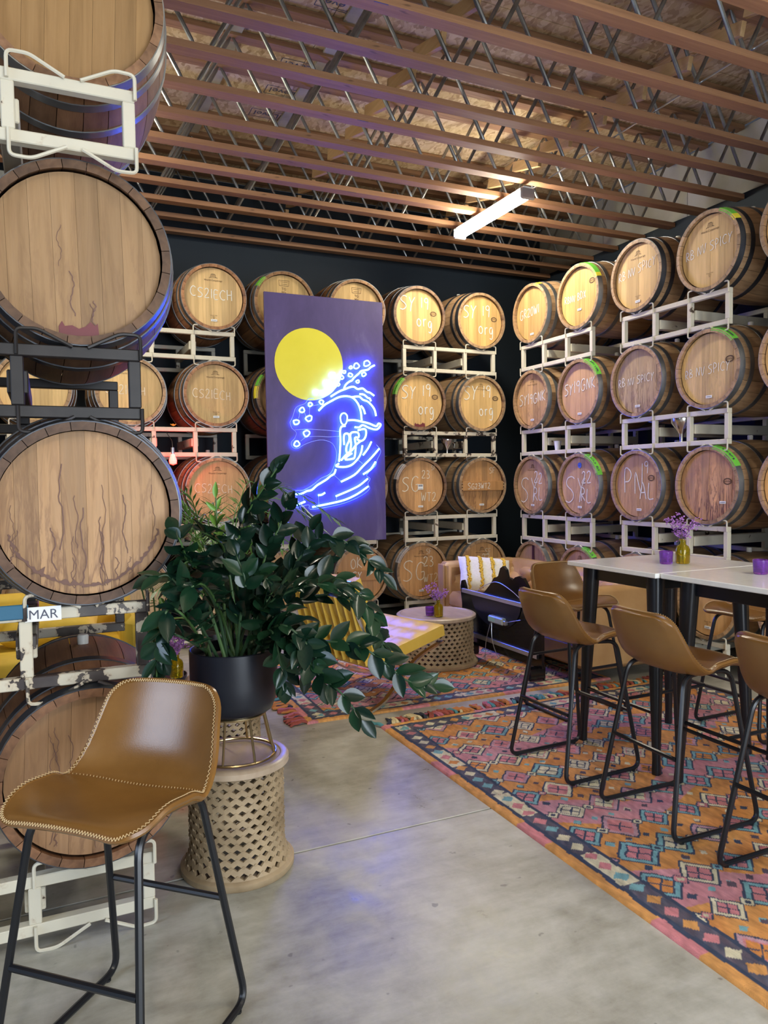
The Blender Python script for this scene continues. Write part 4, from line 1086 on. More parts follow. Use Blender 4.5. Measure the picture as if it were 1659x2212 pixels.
def side_frame(sg):
    pts = [(-.02, sg * .15, .662), (-.13, sg * .16, .655), (-.245, sg * .222, .011), (.235, sg * .222, .011), (.135, sg * .16, .655), (.02, sg * .15, .662)]
    return G().tube(rounded(pts, .055, 6), .0105, 8).build('side_frame', M['black'], True)
sf = {s_: side_frame(s_) for s_ in (-1, 1)}
rest_f = G().tube([(.19, -.187, .30), (.19, .187, .30)], .0095, 8).build('footrest', M['black'], True)
rest_b = G().tube([(-.195, -.185, .33), (-.195, .185, .33)], .0095, 8).build('back_stretcher', M['black'], True)
plate_me2 = G().box((0, 0, .66), (.20, .30, .012), .004).build('seat_plate', M['black'])
pad_me = G().lathe([(0, 0), (.011, 0), (.011, .006), (0, .006)], 10).build('floor_glide', M['black'])
def stool(x, y, z, ang, label):
    t = thing('bar_stool', label, 'stool', (x, y, z), ang, 'tan bar stools')
    s_ = ob('seat_shell', shell_me, t); ob('piping', pip_me, s_); ob('stitching', sti_me, s_)
    ob('seat_plate', plate_me2, t)
    for sg in (-1, 1):
        f = ob('side_frame', sf[sg], t)
        for px in (-.2, .19): ob('floor_glide', pad_me, f, (px, sg * .222, 0))
    ob('footrest', rest_f, t); ob('back_stretcher', rest_b, t)
    return t
RUGZ = .014
stool(.152, 2.035, 0, R(-133), 'large tan leather stool in the foreground in front of the near barrel stack')
stool(2.465, 3.06, RUGZ, R(2), 'tan leather stool at the far left table corner, beside the black display board')
stool(2.50, 2.40, RUGZ, R(-1), 'tan leather stool in the middle of the near side of the table, seen from behind')
stool(2.51, 1.755, RUGZ, R(0), 'tan leather stool cut off by the right edge of the photograph')
stool(3.06, 3.80, RUGZ, R(-88), 'tan leather stool at the far end of the table in front of the sofa')
stool(3.76, 3.03, RUGZ, R(180), 'tan leather stool on the far side of the table, seat seen under it')

# ------------------------------------------------------------------ bar tables
def leg_geo(top, foot):
    g = G(); top, foot = Vector(top), Vector(foot)
    secs = [(0, .046), (.06, .044), (.55, .031), (.93, .020), (.97, .022), (1, .022)]
    vs = []; n = 12
    for f, r_ in secs:
        c = top.lerp(foot, f)
        for j in range(n):
            a = 2 * PI * j / n + PI / 12
            k = r_ * (1 - (.16 if j % 3 == 0 else 0))
            vs.append((c.x + k * math.cos(a), c.y + k * math.sin(a), c.z))
    fs = []
    for i in range(len(secs) - 1):
        for j in range(n): fs.append((i * n + j, i * n + (j + 1) % n, (i + 1) * n + (j + 1) % n, (i + 1) * n + j))
    fs += [tuple(range(n - 1, -1, -1)), tuple((len(secs) - 1) * n + j for j in range(n))]
    return g.add(vs, fs).build('leg', M['black'], 50)
def bartable(x0, x1, y0, y1, label):
    cx, cy = (x0 + x1) / 2, (y0 + y1) / 2; T = 1.03 - RUGZ
    t = thing('bar_table', label, 'table', (cx, cy, RUGZ), 0, 'white topped bar tables')
    hx, hy = (x1 - x0) / 2, (y1 - y0) / 2
    ob('table_top', G().box((0, 0, T - .0125), (2 * hx, 2 * hy, .025), .003).build('table_top', M['white']), t)
    ax, ay = hx - .10, hy - .10
    g = G()
    for sg in (-1, 1):
        g.box((0, sg * ay, T - .062), (2 * ax, .022, .075), .003); g.box((sg * ax, 0, T - .062), (.022, 2 * ay, .075), .003)
    ob('apron', g.build('apron', M['black']), t)
    for sx in (-1, 1):
        for sy in (-1, 1): ob('leg', leg_geo((sx * (ax + .005), sy * (ay + .005), T - .026), (sx * (ax + .035), sy * (ay + .045), 0)), t)
    z = .30
    k = 1 - z / T
    ex, ey = ax + .005 + .03 * k, ay + .005 + .04 * k
    for p, q in (((-ex, -ey, z), (-ex, ey, z)), ((ex, -ey, z), (ex, ey, z)), ((-ex, 0, z), (ex, 0, z))):
        ob('stretcher', G().tube([p, q], .010, 8).build('stretcher', M['black'], True), t)
    return t
bartable(2.665, 3.44, 2.70, 3.365, 'white topped black legged bar table at the far end, holding the yellow vase')
bartable(2.69, 3.465, 2.025, 2.693, 'white topped bar table running out of the right edge of the photograph')

# ------------------------------------------------------------------ lattice drums
def drum(name, x, y, z, Rt, H, cols, rows, label, cat='table', flare=.014):
    t = thing(name, label, cat, (x, y, z), 0, 'pierced wooden drum tables')
    rm = Rt - .022
    ob('top', G().lathe([(0, H - .035), (Rt - .012, H - .035), (Rt, H - .028), (Rt, H - .008), (Rt - .01, H), (Rt - .03, H), (Rt - .034, H - .004), (0, H - .004)], 56).build('top', M['drumtop'], 40), t)
    ob('base_ring', G().lathe([(rm - .02, 0), (Rt + flare - .006, 0), (Rt + flare, .008), (Rt + flare, .026), (Rt + flare - .012, .036), (rm - .02, .036)], 56, closed=True).build('base_ring', M['drum'], 40), t)
    # staggered diamond holes cut through a turned wall
    z0, z1 = .034, H - .033
    ch = (z1 - z0) / rows; ca = 2 * PI / cols
    hw, hh = .35, .33
    g = G()
    rad = lambda zz: rm + (Rt - .006 - rm + flare) * max(0, 1 - (zz - z0) / (.16 * H)) ** 2 * .8
    V = lambda a, zz, r_=0: ((rad(zz) - r_) * math.cos(a), (rad(zz) - r_) * math.sin(a), zz)
    th = .011
    for i in range(rows):
        for j in range(cols):
            a = (j + (.5 if i % 2 else 0)) * ca; zz = z0 + (i + .5) * ch
            o8 = [(a - ca / 2, zz - ch / 2), (a, zz - ch / 2), (a + ca / 2, zz - ch / 2), (a + ca / 2, zz), (a + ca / 2, zz + ch / 2), (a, zz + ch / 2), (a - ca / 2, zz + ch / 2), (a - ca / 2, zz)]
            h4 = [(a, zz - ch * hh * 1.15), (a + ca * hw, zz), (a, zz + ch * hh * 1.15), (a - ca * hw, zz)]
            vs = [V(*p) for p in o8] + [V(*p) for p in h4] + [V(p[0], p[1], th) for p in h4] + [V(*p, th) for p in o8]
            fs = [(0, 1, 8), (1, 2, 9, 8), (2, 3, 9), (3, 4, 9), (4, 5, 10, 9), (5, 6, 10), (6, 7, 11, 10)[:3], (6, 7, 11), (10, 6, 11), (7, 0, 11), (0, 8, 11)]
            fs = [(0, 1, 8), (1, 2, 9, 8), (2, 3, 9), (3, 4, 9), (4, 5, 10, 9), (5, 6, 11, 10), (6, 7, 11), (7, 0, 8, 11)]
            fs += [(8, 9, 13, 12), (9, 10, 14, 13), (10, 11, 15, 14), (11, 8, 12, 15)]
            g.add(vs, fs)
    ob('pierced_wall', g.build('pierced_wall', M['drum']), t)
    g = G()
    for i in range(rows):
        for j in range(cols):
            a = (j + (0 if i % 2 else .5)) * ca; zz = z0 + (i + .5) * ch
            n_ = Vector((math.cos(a), math.sin(a), 0)); u = Vector((-math.sin(a), math.cos(a), 0))
            c = n_ * (rad(zz) - .001) + Vector((0, 0, zz)); r_ = min(ch, ca * rm) * .20
            p = [c + (u * math.cos(q) + Vector((0, 0, 1)) * math.sin(q)) * r_ for q in np.linspace(0, 2 * PI, 9)[:-1]]
            g.add(p + [v + n_ * .0035 for v in p], [tuple(range(8, 16))] + [(k, (k + 1) % 8, 8 + (k + 1) % 8, 8 + k) for k in range(8)])
    ob('carved_studs', g.build('carved_studs', M['drum']), t, kind='stuff')
    return t
drum('drum_stool', .645, 2.84, 0, .205, .44, 26, 13, 'pierced wooden drum stool carrying the brass stand and big black pot', 'stool')
drum('coffee_drum', 2.86, 5.28, RUGZ, .322, .40, 40, 11, 'wide pierced wooden drum coffee table on the far rug')
drum('drum_table', .86, 4.02, 0, .21, .44, 26, 13, 'pierced wooden drum table behind the black pot, carrying the palm', 'table')

# brass stand and the big pot of glossy leaves
CX, CY, CZ = .645, 2.84, .44
t = thing('plant_stand', 'thin brass wire plant stand on the pierced drum stool', 'stand', (CX, CY, CZ))
for nm, r_, z in (('top_ring', .118, .165), ('base_ring', .155, .006)):
    ob(nm, G().tube([(r_ * math.cos(a), r_ * math.sin(a), z) for a in np.linspace(0, 2 * PI, 41)[:-1]], .0055, 8, True).build(nm, M['gold'], True), t)
for k in range(8):
    a = 2 * PI * k / 8 + .25
    ob('rod', G().tube([(.118 * math.cos(a), .118 * math.sin(a), .165), (.155 * math.cos(a), .155 * math.sin(a), .006)], .0048, 8).build('rod', M['gold'], True), t)
PZ = CZ + .171
pl_ = thing('potted_plant', 'large dark glossy potted plant with arching stems in a black pot', 'plant', (CX, CY, PZ))
ob('pot', G().lathe([(0, 0), (.12, 0), (.145, .012), (.160, .05), (.167, .12), (.168, .245), (.164, .248), (.160, .245), (.158, .21), (0, .21)], 48).build('pot', M['blackmat'], 50), pl_)
ob('soil', G().lathe([(.157, .205), (.1, .214), (0, .218)], 24).build('soil', M['soil'], True), pl_)
def leaf_me(L, W_, cup, bend, mat, name='leaf'):
    g = G(); n = 6; vs = []
    for i in range(n + 1):
        u = i / n; wv = W_ * math.sin(PI * (u * .93 + .035) ** .85) ** .9 * .5
        if i == n: wv = .001
        z = bend * u * u * L
        for k, sg in enumerate((-1, -.5, 0, .5, 1)):
            vs.append((L * u, sg * wv, -z + cup * wv * (abs(sg) ** 1.5)))
    fs = [(5 * i + k, 5 * i + k + 1, 5 * i + k + 6, 5 * i + k + 5) for i in range(n) for k in range(4)]
    return g.add(vs, fs).build(name, mat, True)
LV_ = {0: [leaf_me(.088, .056, .30, .12, M['leaf']), leaf_me(.078, .055, .5, .25, M['leaf']), leaf_me(.096, .050, .25, .05, M['leaf'])], 2: [leaf_me(.07, .026, .5, .1, M['leaflight'])]}
LV_[1] = LV_[0]
leaves = []
rr = random.Random(5)
def grow(stem, st, kind, scale=1.0):
    pts = [Vector(p) for p in stem]
    # base goes into the soil of the pot
    b = Vector((CX + max(-.11, min(.11, (pts[0].x - CX))) * .8 + rr.uniform(-.02, .02), CY + rr.uniform(-.10, .10), PZ + .21))
    pts[0] = b
    for p in pts[1:]:                      # keep clear of the barrels beside the pot
        if p.x < .52 and p.y > 2.44:
            k = 2.44 / p.y; p.x *= k; p.y = 2.44; p.z = 1.5 + (p.z - 1.5) * k
    sp = smoothpath(pts, 10)
    L = [0]
    for a, c in zip(sp, sp[1:]): L.append(L[-1] + (c - a).length)
    tot = L[-1]
    rad = [.0075 * (1 - .62 * l / tot) for l in L]
    o = ob('stem', G().tube([p - Vector((CX, CY, PZ)) for p in sp], rad, 7).build('stem', M['stemg' if kind == 2 else 'stemd'] if kind != 0 or rr.random() < .6 else M['stemg'], True), pl_)
    s_ = st * tot
    pn_ = (Vector((-.35, -1, .25)) * rr.uniform(.35, 1.0) + Vector((rr.uniform(-.3, .3), 0, 1)) * rr.uniform(.25, .75)).normalized()
    base_up = None
    while s_ < tot:
        i = max(k for k in range(len(L)) if L[k] <= s_)
        i = min(i, len(sp) - 2)
        p = sp[i].lerp(sp[i + 1], (s_ - L[i]) / max(L[i + 1] - L[i], 1e-6))
        tg = (sp[i + 1] - sp[i]).normalized()
        side = tg.cross(pn_)
        if side.length < .25: side = tg.cross(Vector((.42, .9, 0)))
        side.normalize()
        up = side.cross(tg).normalized()
        f = s_ / tot
        for sg in ((-1, 1)):
            d = (tg * (.75 + .35 * f) + side * sg * (1.0 - .25 * f) + up * rr.uniform(.05, .5) + Vector((rr.uniform(-.45, .45), rr.uniform(-.45, .45), rr.uniform(-.35, .35)))).normalized()
            if (p + d * .1).x < .475 and (p + d * .1).y > 2.50: continue
            up2 = (up + Vector((rr.uniform(-.6, .6), rr.uniform(-.6, .6), rr.uniform(-.3, .6)))).normalized(); leaves.append((p, d, up2, kind, (1.0 if f < .92 else .8) * rr.uniform(.8, 1.15) * scale))
        s_ += rr.uniform(.046, .062)
    leaves.append((sp[-1], tg, up, kind, .9 * scale))
for stem, st, kind in [q for i, q in enumerate(STEMS) if i not in (18, 23, 26)]: grow(stem, st, kind)
# filler stems in the heart of the plant and leaning away from the camera
for k in range(6):
    a = rr.uniform(0, 2 * PI); r1 = rr.uniform(.1, .28); h = rr.uniform(.22, .42)
    grow([(CX, CY, PZ + .2), (CX + .3 * r1 * math.cos(a), CY + .3 * r1 * math.sin(a), PZ + .2 + .6 * h), (CX + r1 * math.cos(a) * .75, CY + r1 * math.sin(a) * .75, PZ + .2 + h), (CX + r1 * 1.3 * math.cos(a), CY + r1 * 1.3 * math.sin(a), PZ + .2 + h * .9)], .38, 0)
def leaf_matrix(p, d, up, s_):
    x = d; y = up.cross(x).normalized(); z = x.cross(y)
    m = Matrix((x * s_, y * s_, z * s_)).transposed().to_4x4()
    m.translation = p - Vector((CX, CY, PZ))
    return m
rr.shuffle(leaves)
leaves.sort(key=lambda q: (q[3] != 2, q[0].length))      # nearest to the camera's side first
g = G()
for i, (p, d, up, kind, s_) in enumerate(leaves):
    me = rr.choice(LV_[kind])
    m = leaf_matrix(p, d, up, s_)
    if i < 298:
        o = bpy.data.objects.new('leaf', me); C.objects.link(o); o.parent = pl_; o.matrix_local = m
    else:
        g.add([m @ v.co for v in me.vertices], [tuple(f.vertices) for f in me.polygons])
ob('foliage', g.build('foliage', M['leaf'], True), pl_, kind='stuff')

# palm behind it, on the other drum
t = thing('potted_palm', 'feathery light green palm in a dark pot behind the glossy plant', 'plant', (.86, 4.02, .44))
ob('pot', G().lathe([(0, 0), (.11, 0), (.15, .2), (.145, .2), (.14, .17), (0, .17)], 32).build('pot', M['blackmat'], 50), t)
rr = random.Random(11)
for k in range(20):
    a = k * 2.4 + rr.uniform(-.3, .3); ln = rr.uniform(.34, .62); h = rr.uniform(.35, .92)
    pts = smoothpath([(0, 0, .17), (.10 * math.cos(a), .10 * math.sin(a), .17 + h * .6), (.5 * ln * math.cos(a), .5 * ln * math.sin(a), .17 + h), (ln * math.cos(a), ln * math.sin(a), .17 + h * .8)], 8)
    g = G(); g.tube(pts, [.005 - .0035 * i / len(pts) for i in range(len(pts))], 5)
    for i in range(8, len(pts)):
        tg = (pts[i] - pts[i - 1]).normalized(); sd = tg.cross(Vector((0, 0, 1))).normalized()
        for sg in (-1, 1):
            d = (tg * .9 + sd * sg + Vector((0, 0, rr.uniform(-.1, .25)))).normalized(); l_ = .13 * (1 - .5 * abs(i / len(pts) - .6))
            wv = d.cross(Vector((0, 0, 1))).normalized() * .0065
            p = pts[i]
            g.add([p, p + d * l_ * .4 + wv, p + d * l_ + Vector((0, 0, -.02)), p + d * l_ * .4 - wv], [(0, 1, 2, 3)])
    ob('frond', g.build('frond', M['palm']), t)
# broad-leaved pale plant low at left
t = thing('leafy_plant', 'pale green leafy plant standing on the floor behind the palm', 'plant', (.62, 4.75, 0))
ob('pot', G().lathe([(0, 0), (.12, 0), (.16, .3), (.155, .3), (.15, .27), (0, .27)], 32).build('pot', M['blackmat'], 50), t)
lm = leaf_me(.13, .032, .3, .35, M['palm'])
for k in range(60):
    a = rr.uniform(0, 2 * PI); h = rr.uniform(.30, .95); r_ = rr.uniform(.0, .13)
    if k % 5 == 0: ob('stem', G().tube([(0, 0, .26), (r_ * .5 * math.cos(a), r_ * .5 * math.sin(a), .6), (r_ * math.cos(a), r_ * math.sin(a), h + .1)], .005, 6).build('stem', M['stemg'], True), t)
    o = ob('leaf', lm, t, (r_ * .5 * math.cos(a), r_ * .5 * math.sin(a), h), (rr.uniform(-.3, .3), rr.uniform(-.5, .3), a))

# ------------------------------------------------------------------ sofa (faces the coffee table, back along the right wall)
SX0, SX1, SY0, SY1 = 3.46, 4.36, 4.16, 6.34
t = thing('tufted_sofa', 'caramel leather sofa with a deep buttoned back in front of the right wall barrels', 'sofa', ((SX0 + SX1) / 2, (SY0 + SY1) / 2, 0))
so = lambda x, y, z: (x - (SX0 + SX1) / 2, y - (SY0 + SY1) / 2, z)
AH = .70
ob('base', G().box(so((SX0 + SX1) / 2, (SY0 + SY1) / 2, .20), (SX1 - SX0 - .04, SY1 - SY0 - .04, .17), .02).build('base', M['sofa'], 40), t)
def tufted(P, nu, nv, du, dv, depth, name, th):
    # P(u, v) -> (point, normal); diamond tufts
    g = G(); NU, NV = nu * 8, nv * 8; vs = []
    tf = []
    for i in range(NU + 1):
        for j in range(NV + 1):
            u, v = i / NU, j / NV
            p, n = P(u, v)
            a, b = u * nu, v * nv
            s1, s2 = abs(math.sin(PI * (a + b) / 2 + PI / 4)), abs(math.sin(PI * (a - b) / 2 + PI / 4))
            e = min(1, min(i, NU - i) / 4) * min(1, min(j, NV - j) / 4)
            hgt = (s1 * s2) ** .45
            vs.append(Vector(p) + Vector(n) * depth * (hgt - 1) * e)
    fs = [(i * (NV + 1) + j, (i + 1) * (NV + 1) + j, (i + 1) * (NV + 1) + j + 1, i * (NV + 1) + j + 1) for i in range(NU) for j in range(NV)]
    g.add(vs, fs)
    # buttons where both creases meet
    bt = []
    for a2 in range(1, 2 * nu):
        for b2 in range(1, 2 * nv):
            a, b = a2 / 2, b2 / 2
            if abs(math.sin(PI * (a + b) / 2 + PI / 4)) < .01 and abs(math.sin(PI * (a - b) / 2 + PI / 4)) < .01:
                p, n = P(a / nu, b / nv); bt.append(Vector(p) - Vector(n) * (depth - .006))
    return g.build(name, M['sofa'], True), bt
btn = G().sphere((0, 0, 0), .013, 10, 6).build('button', M['sofa'], True)
# back: solid body plus the buttoned inner face, top rolled outwards
ob('back_body', G().box(so(SX1 - .07, (SY0 + SY1) / 2, .49), (.14, SY1 - SY0, .42), .035).build('back_body', M['sofa'], 60), t)
def PB(u, v):
    x = SX1 - .14 - .10 * (1 - v) + .0; z = .40 + v * (AH - .40)
    if v > .8: x += (v - .8) * .35
    return so(x, SY0 + .12 + u * (SY1 - SY0 - .24), z), Vector((-1, 0, .25)).normalized()
me, bt = tufted(PB, 10, 3, 0, 0, .068, 'buttoned_back', .1)
bk = ob('buttoned_back', me, t)
for p in bt: ob('button', btn, bk, p)
for nm, y0, y1, sg in (('near', SY0, SY0 + .15, 1), ('far', SY1 - .15, SY1, -1)):
    a = ob('arm', G().box(so((SX0 + SX1) / 2, (y0 + y1) / 2, .40), (SX1 - SX0, y1 - y0, AH - .10), .035).build('arm', M['sofa'], 60), t)
    if sg < 0:
        def PA(u, v):
            return so(SX0 + .06 + u * (SX1 - SX0 - .2), y0 - .012 + .0, .42 + v * (AH - .47)), Vector((0, -1, .0))
        me, bt = tufted(PA, 4, 2, 0, 0, .03, 'buttoned_face', .1)
        f = ob('buttoned_face', me, a)
        for p in bt: ob('button', btn, f, p)
    ob('arm_front', G().box(so(SX0 - .004, (y0 + y1) / 2, .41), (.02, .115, AH - .16), .008).build('arm_front', M['sofa'], 40), a)
for k in range(2):
    y0 = SY0 + .16 + k * (SY1 - SY0 - .32) / 2; y1 = y0 + (SY1 - SY0 - .32) / 2 - .006
    ob('seat_cushion', G().box(so(SX0 + .34, (y0 + y1) / 2, .35), (.66, y1 - y0, .15), .035).build('seat_cushion', M['sofa'], 60), t)
for x in (SX0 + .07, SX1 - .07):
    for y in (SY0 + .08, SY1 - .08):
        ob('foot', G().lathe([(.022, 0), (.034, .12)], 12).build('foot', M['darkwood'], True), t, so(x, y, .0))
def pillow_me(name, w_, h_, th, mat, n=16, stripes=None):
    g = G()
    for sg in (-1, 1):
        vs = []
        for i in range(n + 1):
            for j in range(n + 1):
                u, v = -1 + 2 * i / n, -1 + 2 * j / n
                pz = th / 2 * ((1 - u ** 4) * (1 - v ** 4)) ** .6
                k = 1 - .06 * (1 - abs(u * v)) * (1 if abs(u) == 1 or abs(v) == 1 else 0)
                vs.append((u * w_ / 2 * k, v * h_ / 2 * k, sg * pz))
        for i in range(n):
            for j in range(n):
                q = (i * (n + 1) + j, (i + 1) * (n + 1) + j, (i + 1) * (n + 1) + j + 1, i * (n + 1) + j + 1)
                if not hasattr(g, 'tmp'): g.tmp = []
                g.tmp.append((sg, i, q))
        b = len(g.v); g.v += [tuple(p) for p in vs]
        for s2, i, q in [x for x in g.tmp if x[0] == sg]:
            g.f.append(tuple(k + b for k in (q if sg > 0 else q[::-1]))); g.mi.append(stripes(i) if stripes else 0)
    return g.build(name, mat, 70)
pm = pillow_me('cushion_body', .50, .38, .15, [M['cream_pillow']], 20)
t = thing('striped_cushion', 'cream cushion with golden tufted stripes leaning on the sofa', 'cushion', (3.74, 5.93, .43), rot=(0, 0, 0))
rotm = Matrix.Rotation(R(-14), 4, 'Z') @ Matrix.Rotation(R(48), 4, 'X') @ Matrix.Rotation(R(-8), 4, 'Z')
b_ = ob('cushion_body', pm, t); b_.matrix_local = Matrix.Translation((0, 0, .165)) @ rotm
for sx in (-.17, -.055, .06, .175):
    g = G(); rr = random.Random(int(sx * 1000))
    for q in range(46):
        v = -.97 + 1.94 * q / 45; u = sx / .25
        pz = .08 * (max(0, (1 - u ** 4) * (1 - v ** 4))) ** .6
        g.sphere((sx + rr.uniform(-.012, .012), v * .185, pz + .002), .0125, 6, 4)
    ob('tufted_stripe', g.build('tufted_stripe', M['gold_tuft'], True), b_)

# ------------------------------------------------------------------ black display board seen from behind
BXp = 3.24
t = thing('display_board', 'black scallop-topped display board seen from behind with two aluminium rails', 'display', (BXp, 4.93, RUGZ))
ol = [(-.56, .10), (-.56, .42), (-.58, .52), (-.585, .56), (-.57, .61), (-.54, .62), (-.52, .59), (-.50, .545), (-.42, .545), (-.34, .52), (-.28, .52), (-.2, .565), (-.12, .63), (-.06, .695), (-.03, .70), (.0, .715), (.03, .78), (.07, .80), (.11, .775), (.13, .72), (.17, .715), (.2, .705), (.23, .73), (.28, .745), (.34, .735), (.39, .68), (.43, .62), (.47, .585), (.52, .59), (.545, .62), (.575, .61), (.59, .55), (.575, .48), (.565, .40), (.565, .10)]
ob('board', G().prism([(-y, z) for y, z in ol], -.012, .012, 'x').build('board', M['gloss'], 30), t)
ob('back_dome', G().prism([(-(-.40 + .36 * (1 + math.cos(a))), .545 - .25 * math.sin(a)) for a in np.linspace(0, PI, 25)], -.020, -.012, 'x').build('back_dome', M['blackmat'], 30), t)
for z in (.535, .185):
    r_ = ob('aluminium_rail', G().box((-.024, 0, z), (.022, 1.06, .034), .002).build('aluminium_rail', M['alu']), t)
    for sg in (-1, 1): ob('rail_end', G().box((-.024, sg * .532, z), (.018, .006, .028)).build('rail_end', M['black']), r_)
ps = ob('power_supply', G().box((-.036, -.02, .37), (.045, .20, .055), .008).build('power_supply', M['psu'], 30), t, label='pale power supply box')
ob('supply_label', G().box((-.0592, .03, .372), (.001, .09, .034)).build('supply_label', M['psulabel']), ps)
ob('terminal', G().box((-.036, -.135, .365), (.03, .03, .035), .004).build('terminal', M['alu']), ps)
for pts in ([(-.036, .07, .345), (-.05, .12, .18), (-.05, .14, .02)], [(-.036, .06, .345), (-.05, .03, .2), (-.06, -.08, .08), (-.06, -.22, .05)], [(-.036, -.15, .37), (-.05, -.22, .39), (-.03, -.33, .42)]):
    ob('cable', G().tube(smoothpath(pts, 6), .003, 6).build('cable', M['alu'], True), t)
arcw = smoothpath([(-.016, .33, .545), (-.016, .15, .63), (-.016, .0, .665), (-.016, -.2, .62), (-.016, -.36, .55)], 6)
ob('cable', G().tube(arcw, .0028, 6).build('cable', M['alu'], True), t)
for y in (-.48, .44):
    ob('foot', G().box((0, y, .05), (.15, .05, .10), .012).build('foot', M['gloss'], 30), t)

# ------------------------------------------------------------------ low mustard chair with crossed steel legs
t = thing('lounge_chair', 'mustard leather lounge chair with crossed polished steel legs on the far rug', 'chair', (2.06, 4.72, RUGZ), R(17))
Wc = .74
def quilt(w_, d_, th, nx, ny, name):
    g = G(); NX, NY = nx * 5, ny * 5; vs = []
    def prof(f, n): 
        q = abs(math.sin(PI * f * n)); return q ** .5
    for sg in (1, -1):
        for i in range(NX + 1):
            for j in range(NY + 1):
                u, v = i / NX, j / NY
                hgt = th / 2 - .012 + .012 * min(prof(u, nx), prof(v, ny))
                vs.append((-d_ / 2 + d_ * u, -w_ / 2 + w_ * v, sg * hgt))
    n1 = NY + 1; off = (NX + 1) * n1; fs = []
    for i in range(NX):
        for j in range(NY):
            a = i * n1 + j
            fs.append((a, a + n1, a + n1 + 1, a + 1)); fs.append((off + a, off + a + 1, off + a + n1 + 1, off + a + n1))
    rim = [(0, j) for j in range(NY)] + [(i, NY) for i in range(NX)] + [(NX, j) for j in range(NY, 0, -1)] + [(i, 0) for i in range(NX, 0, -1)]
    ids = [i * n1 + j for i, j in rim]
    for a, b in zip(ids, ids[1:] + ids[:1]): fs.append((a, a + off, b + off, b))
    g.add(vs, fs)
    me = g.build(name, M['yellow'], 50)
    return me
seat = ob('seat_cushion', quilt(Wc, .60, .10, 4, 5, 'seat_cushion'), t, (.03, 0, .385), (0, R(-11), 0))
back = ob('back_cushion', quilt(Wc, .56, .10, 4, 5, 'back_cushion'), t, (-.345, 0, .615), (0, R(-108 + 40 - 2), 0))
bm = Matrix.Translation((-.345, 0, .62)) @ Matrix.Rotation(R(-(90 + 18)), 4, 'Y')
back.matrix_local = Matrix.Translation((-.36, 0, .60)) @ Matrix.Rotation(R(70), 4, 'Y')
for k in range(9):
    y = -.31 + .62 * k / 8
    ob('back_strap', G().bar((-.315, y, .30), (-.475, y, .84), .045, .006, .001, up=(0, 1, 0)).build('back_strap', M['yellow']), t)
ob('rear_bar', G().bar((-.30, -.37, .30), (-.30, .37, .30), .035, .05, .012).build('rear_bar', M['yellow']), t)
for sg in (-1, 1):
    y = sg * .345
    p1 = smoothpath([(-.49, y, .86), (-.40, y, .58), (-.24, y, .30), (.02, y, .10), (.30, y, .008)], 6)
    p2 = smoothpath([(-.33, y, .008), (-.20, y, .06), (-.06, y, .18), (.10, y, .29), (.33, y, .36)], 6)
    for p in (p1, p2):
        g = G(); vs = []
        for i, q in enumerate(p):
            a = p[max(i - 1, 0)]; b = p[min(i + 1, len(p) - 1)]; tg = (b - a).normalized(); n = Vector((tg.z, 0, -tg.x)) * .007
            for yy in (-.016, .016):
                vs += [(q.x + n.x, yy + y, q.z + n.z), (q.x - n.x, yy + y, q.z - n.z)]
        fs = []
        for i in range(len(p) - 1):
            a = 4 * i
            fs += [(a, a + 2, a + 6, a + 4), (a + 1, a + 5, a + 7, a + 3), (a, a + 4, a + 5, a + 1), (a + 2, a + 3, a + 7, a + 6)]
        fs += [(0, 1, 3, 2), (4 * len(p) - 4, 4 * len(p) - 2, 4 * len(p) - 1, 4 * len(p) - 3)]
        ob('steel_leg', g.add(vs, fs).build('steel_leg', M['chrome'], 50), t)
ob('cross_bar', G().bar((.02, -.345, .12), (.02, .345, .12), .012, .03, .003).build('cross_bar', M['chrome']), t)

# ------------------------------------------------------------------ yellow sofa glimpsed behind the near stack
t = thing('yellow_sofa', 'yellow velvet sofa glimpsed through the rack of the near barrel stack', 'sofa', (-.35, 5.45, 0))
ob('seat', G().box((0, -.02, .33), (1.75, .74, .18), .04).build('seat', M['velvet'], 60), t)
ob('backrest', G().box((0, .36, .52), (1.8, .16, .42), .05).build('backrest', M['velvet'], 60), t)
ob('arm', G().box((.86, .0, .42), (.14, .82, .42), .05).build('arm', M['velvet'], 60), t)
ob('arm', G().box((-.86, .0, .42), (.14, .82, .42), .05).build('arm', M['velvet'], 60), t)
for x in (-.8, .8):
    for y in (-.3, .34): ob('leg', G().lathe([(.014, 0), (.022, .25)], 10).build('leg', M['darkwood'], True), t, (x, y, 0))
pm = pillow_me('bolster_body', .62, .26, .20, [M['velvet']], 14)
t = thing('yellow_cushion', 'long yellow cushion lying on the yellow sofa', 'cushion', (.0, 5.45, .425))
ob('cushion_body', pm, t, (0, 0, .1), (R(20), 0, 0))

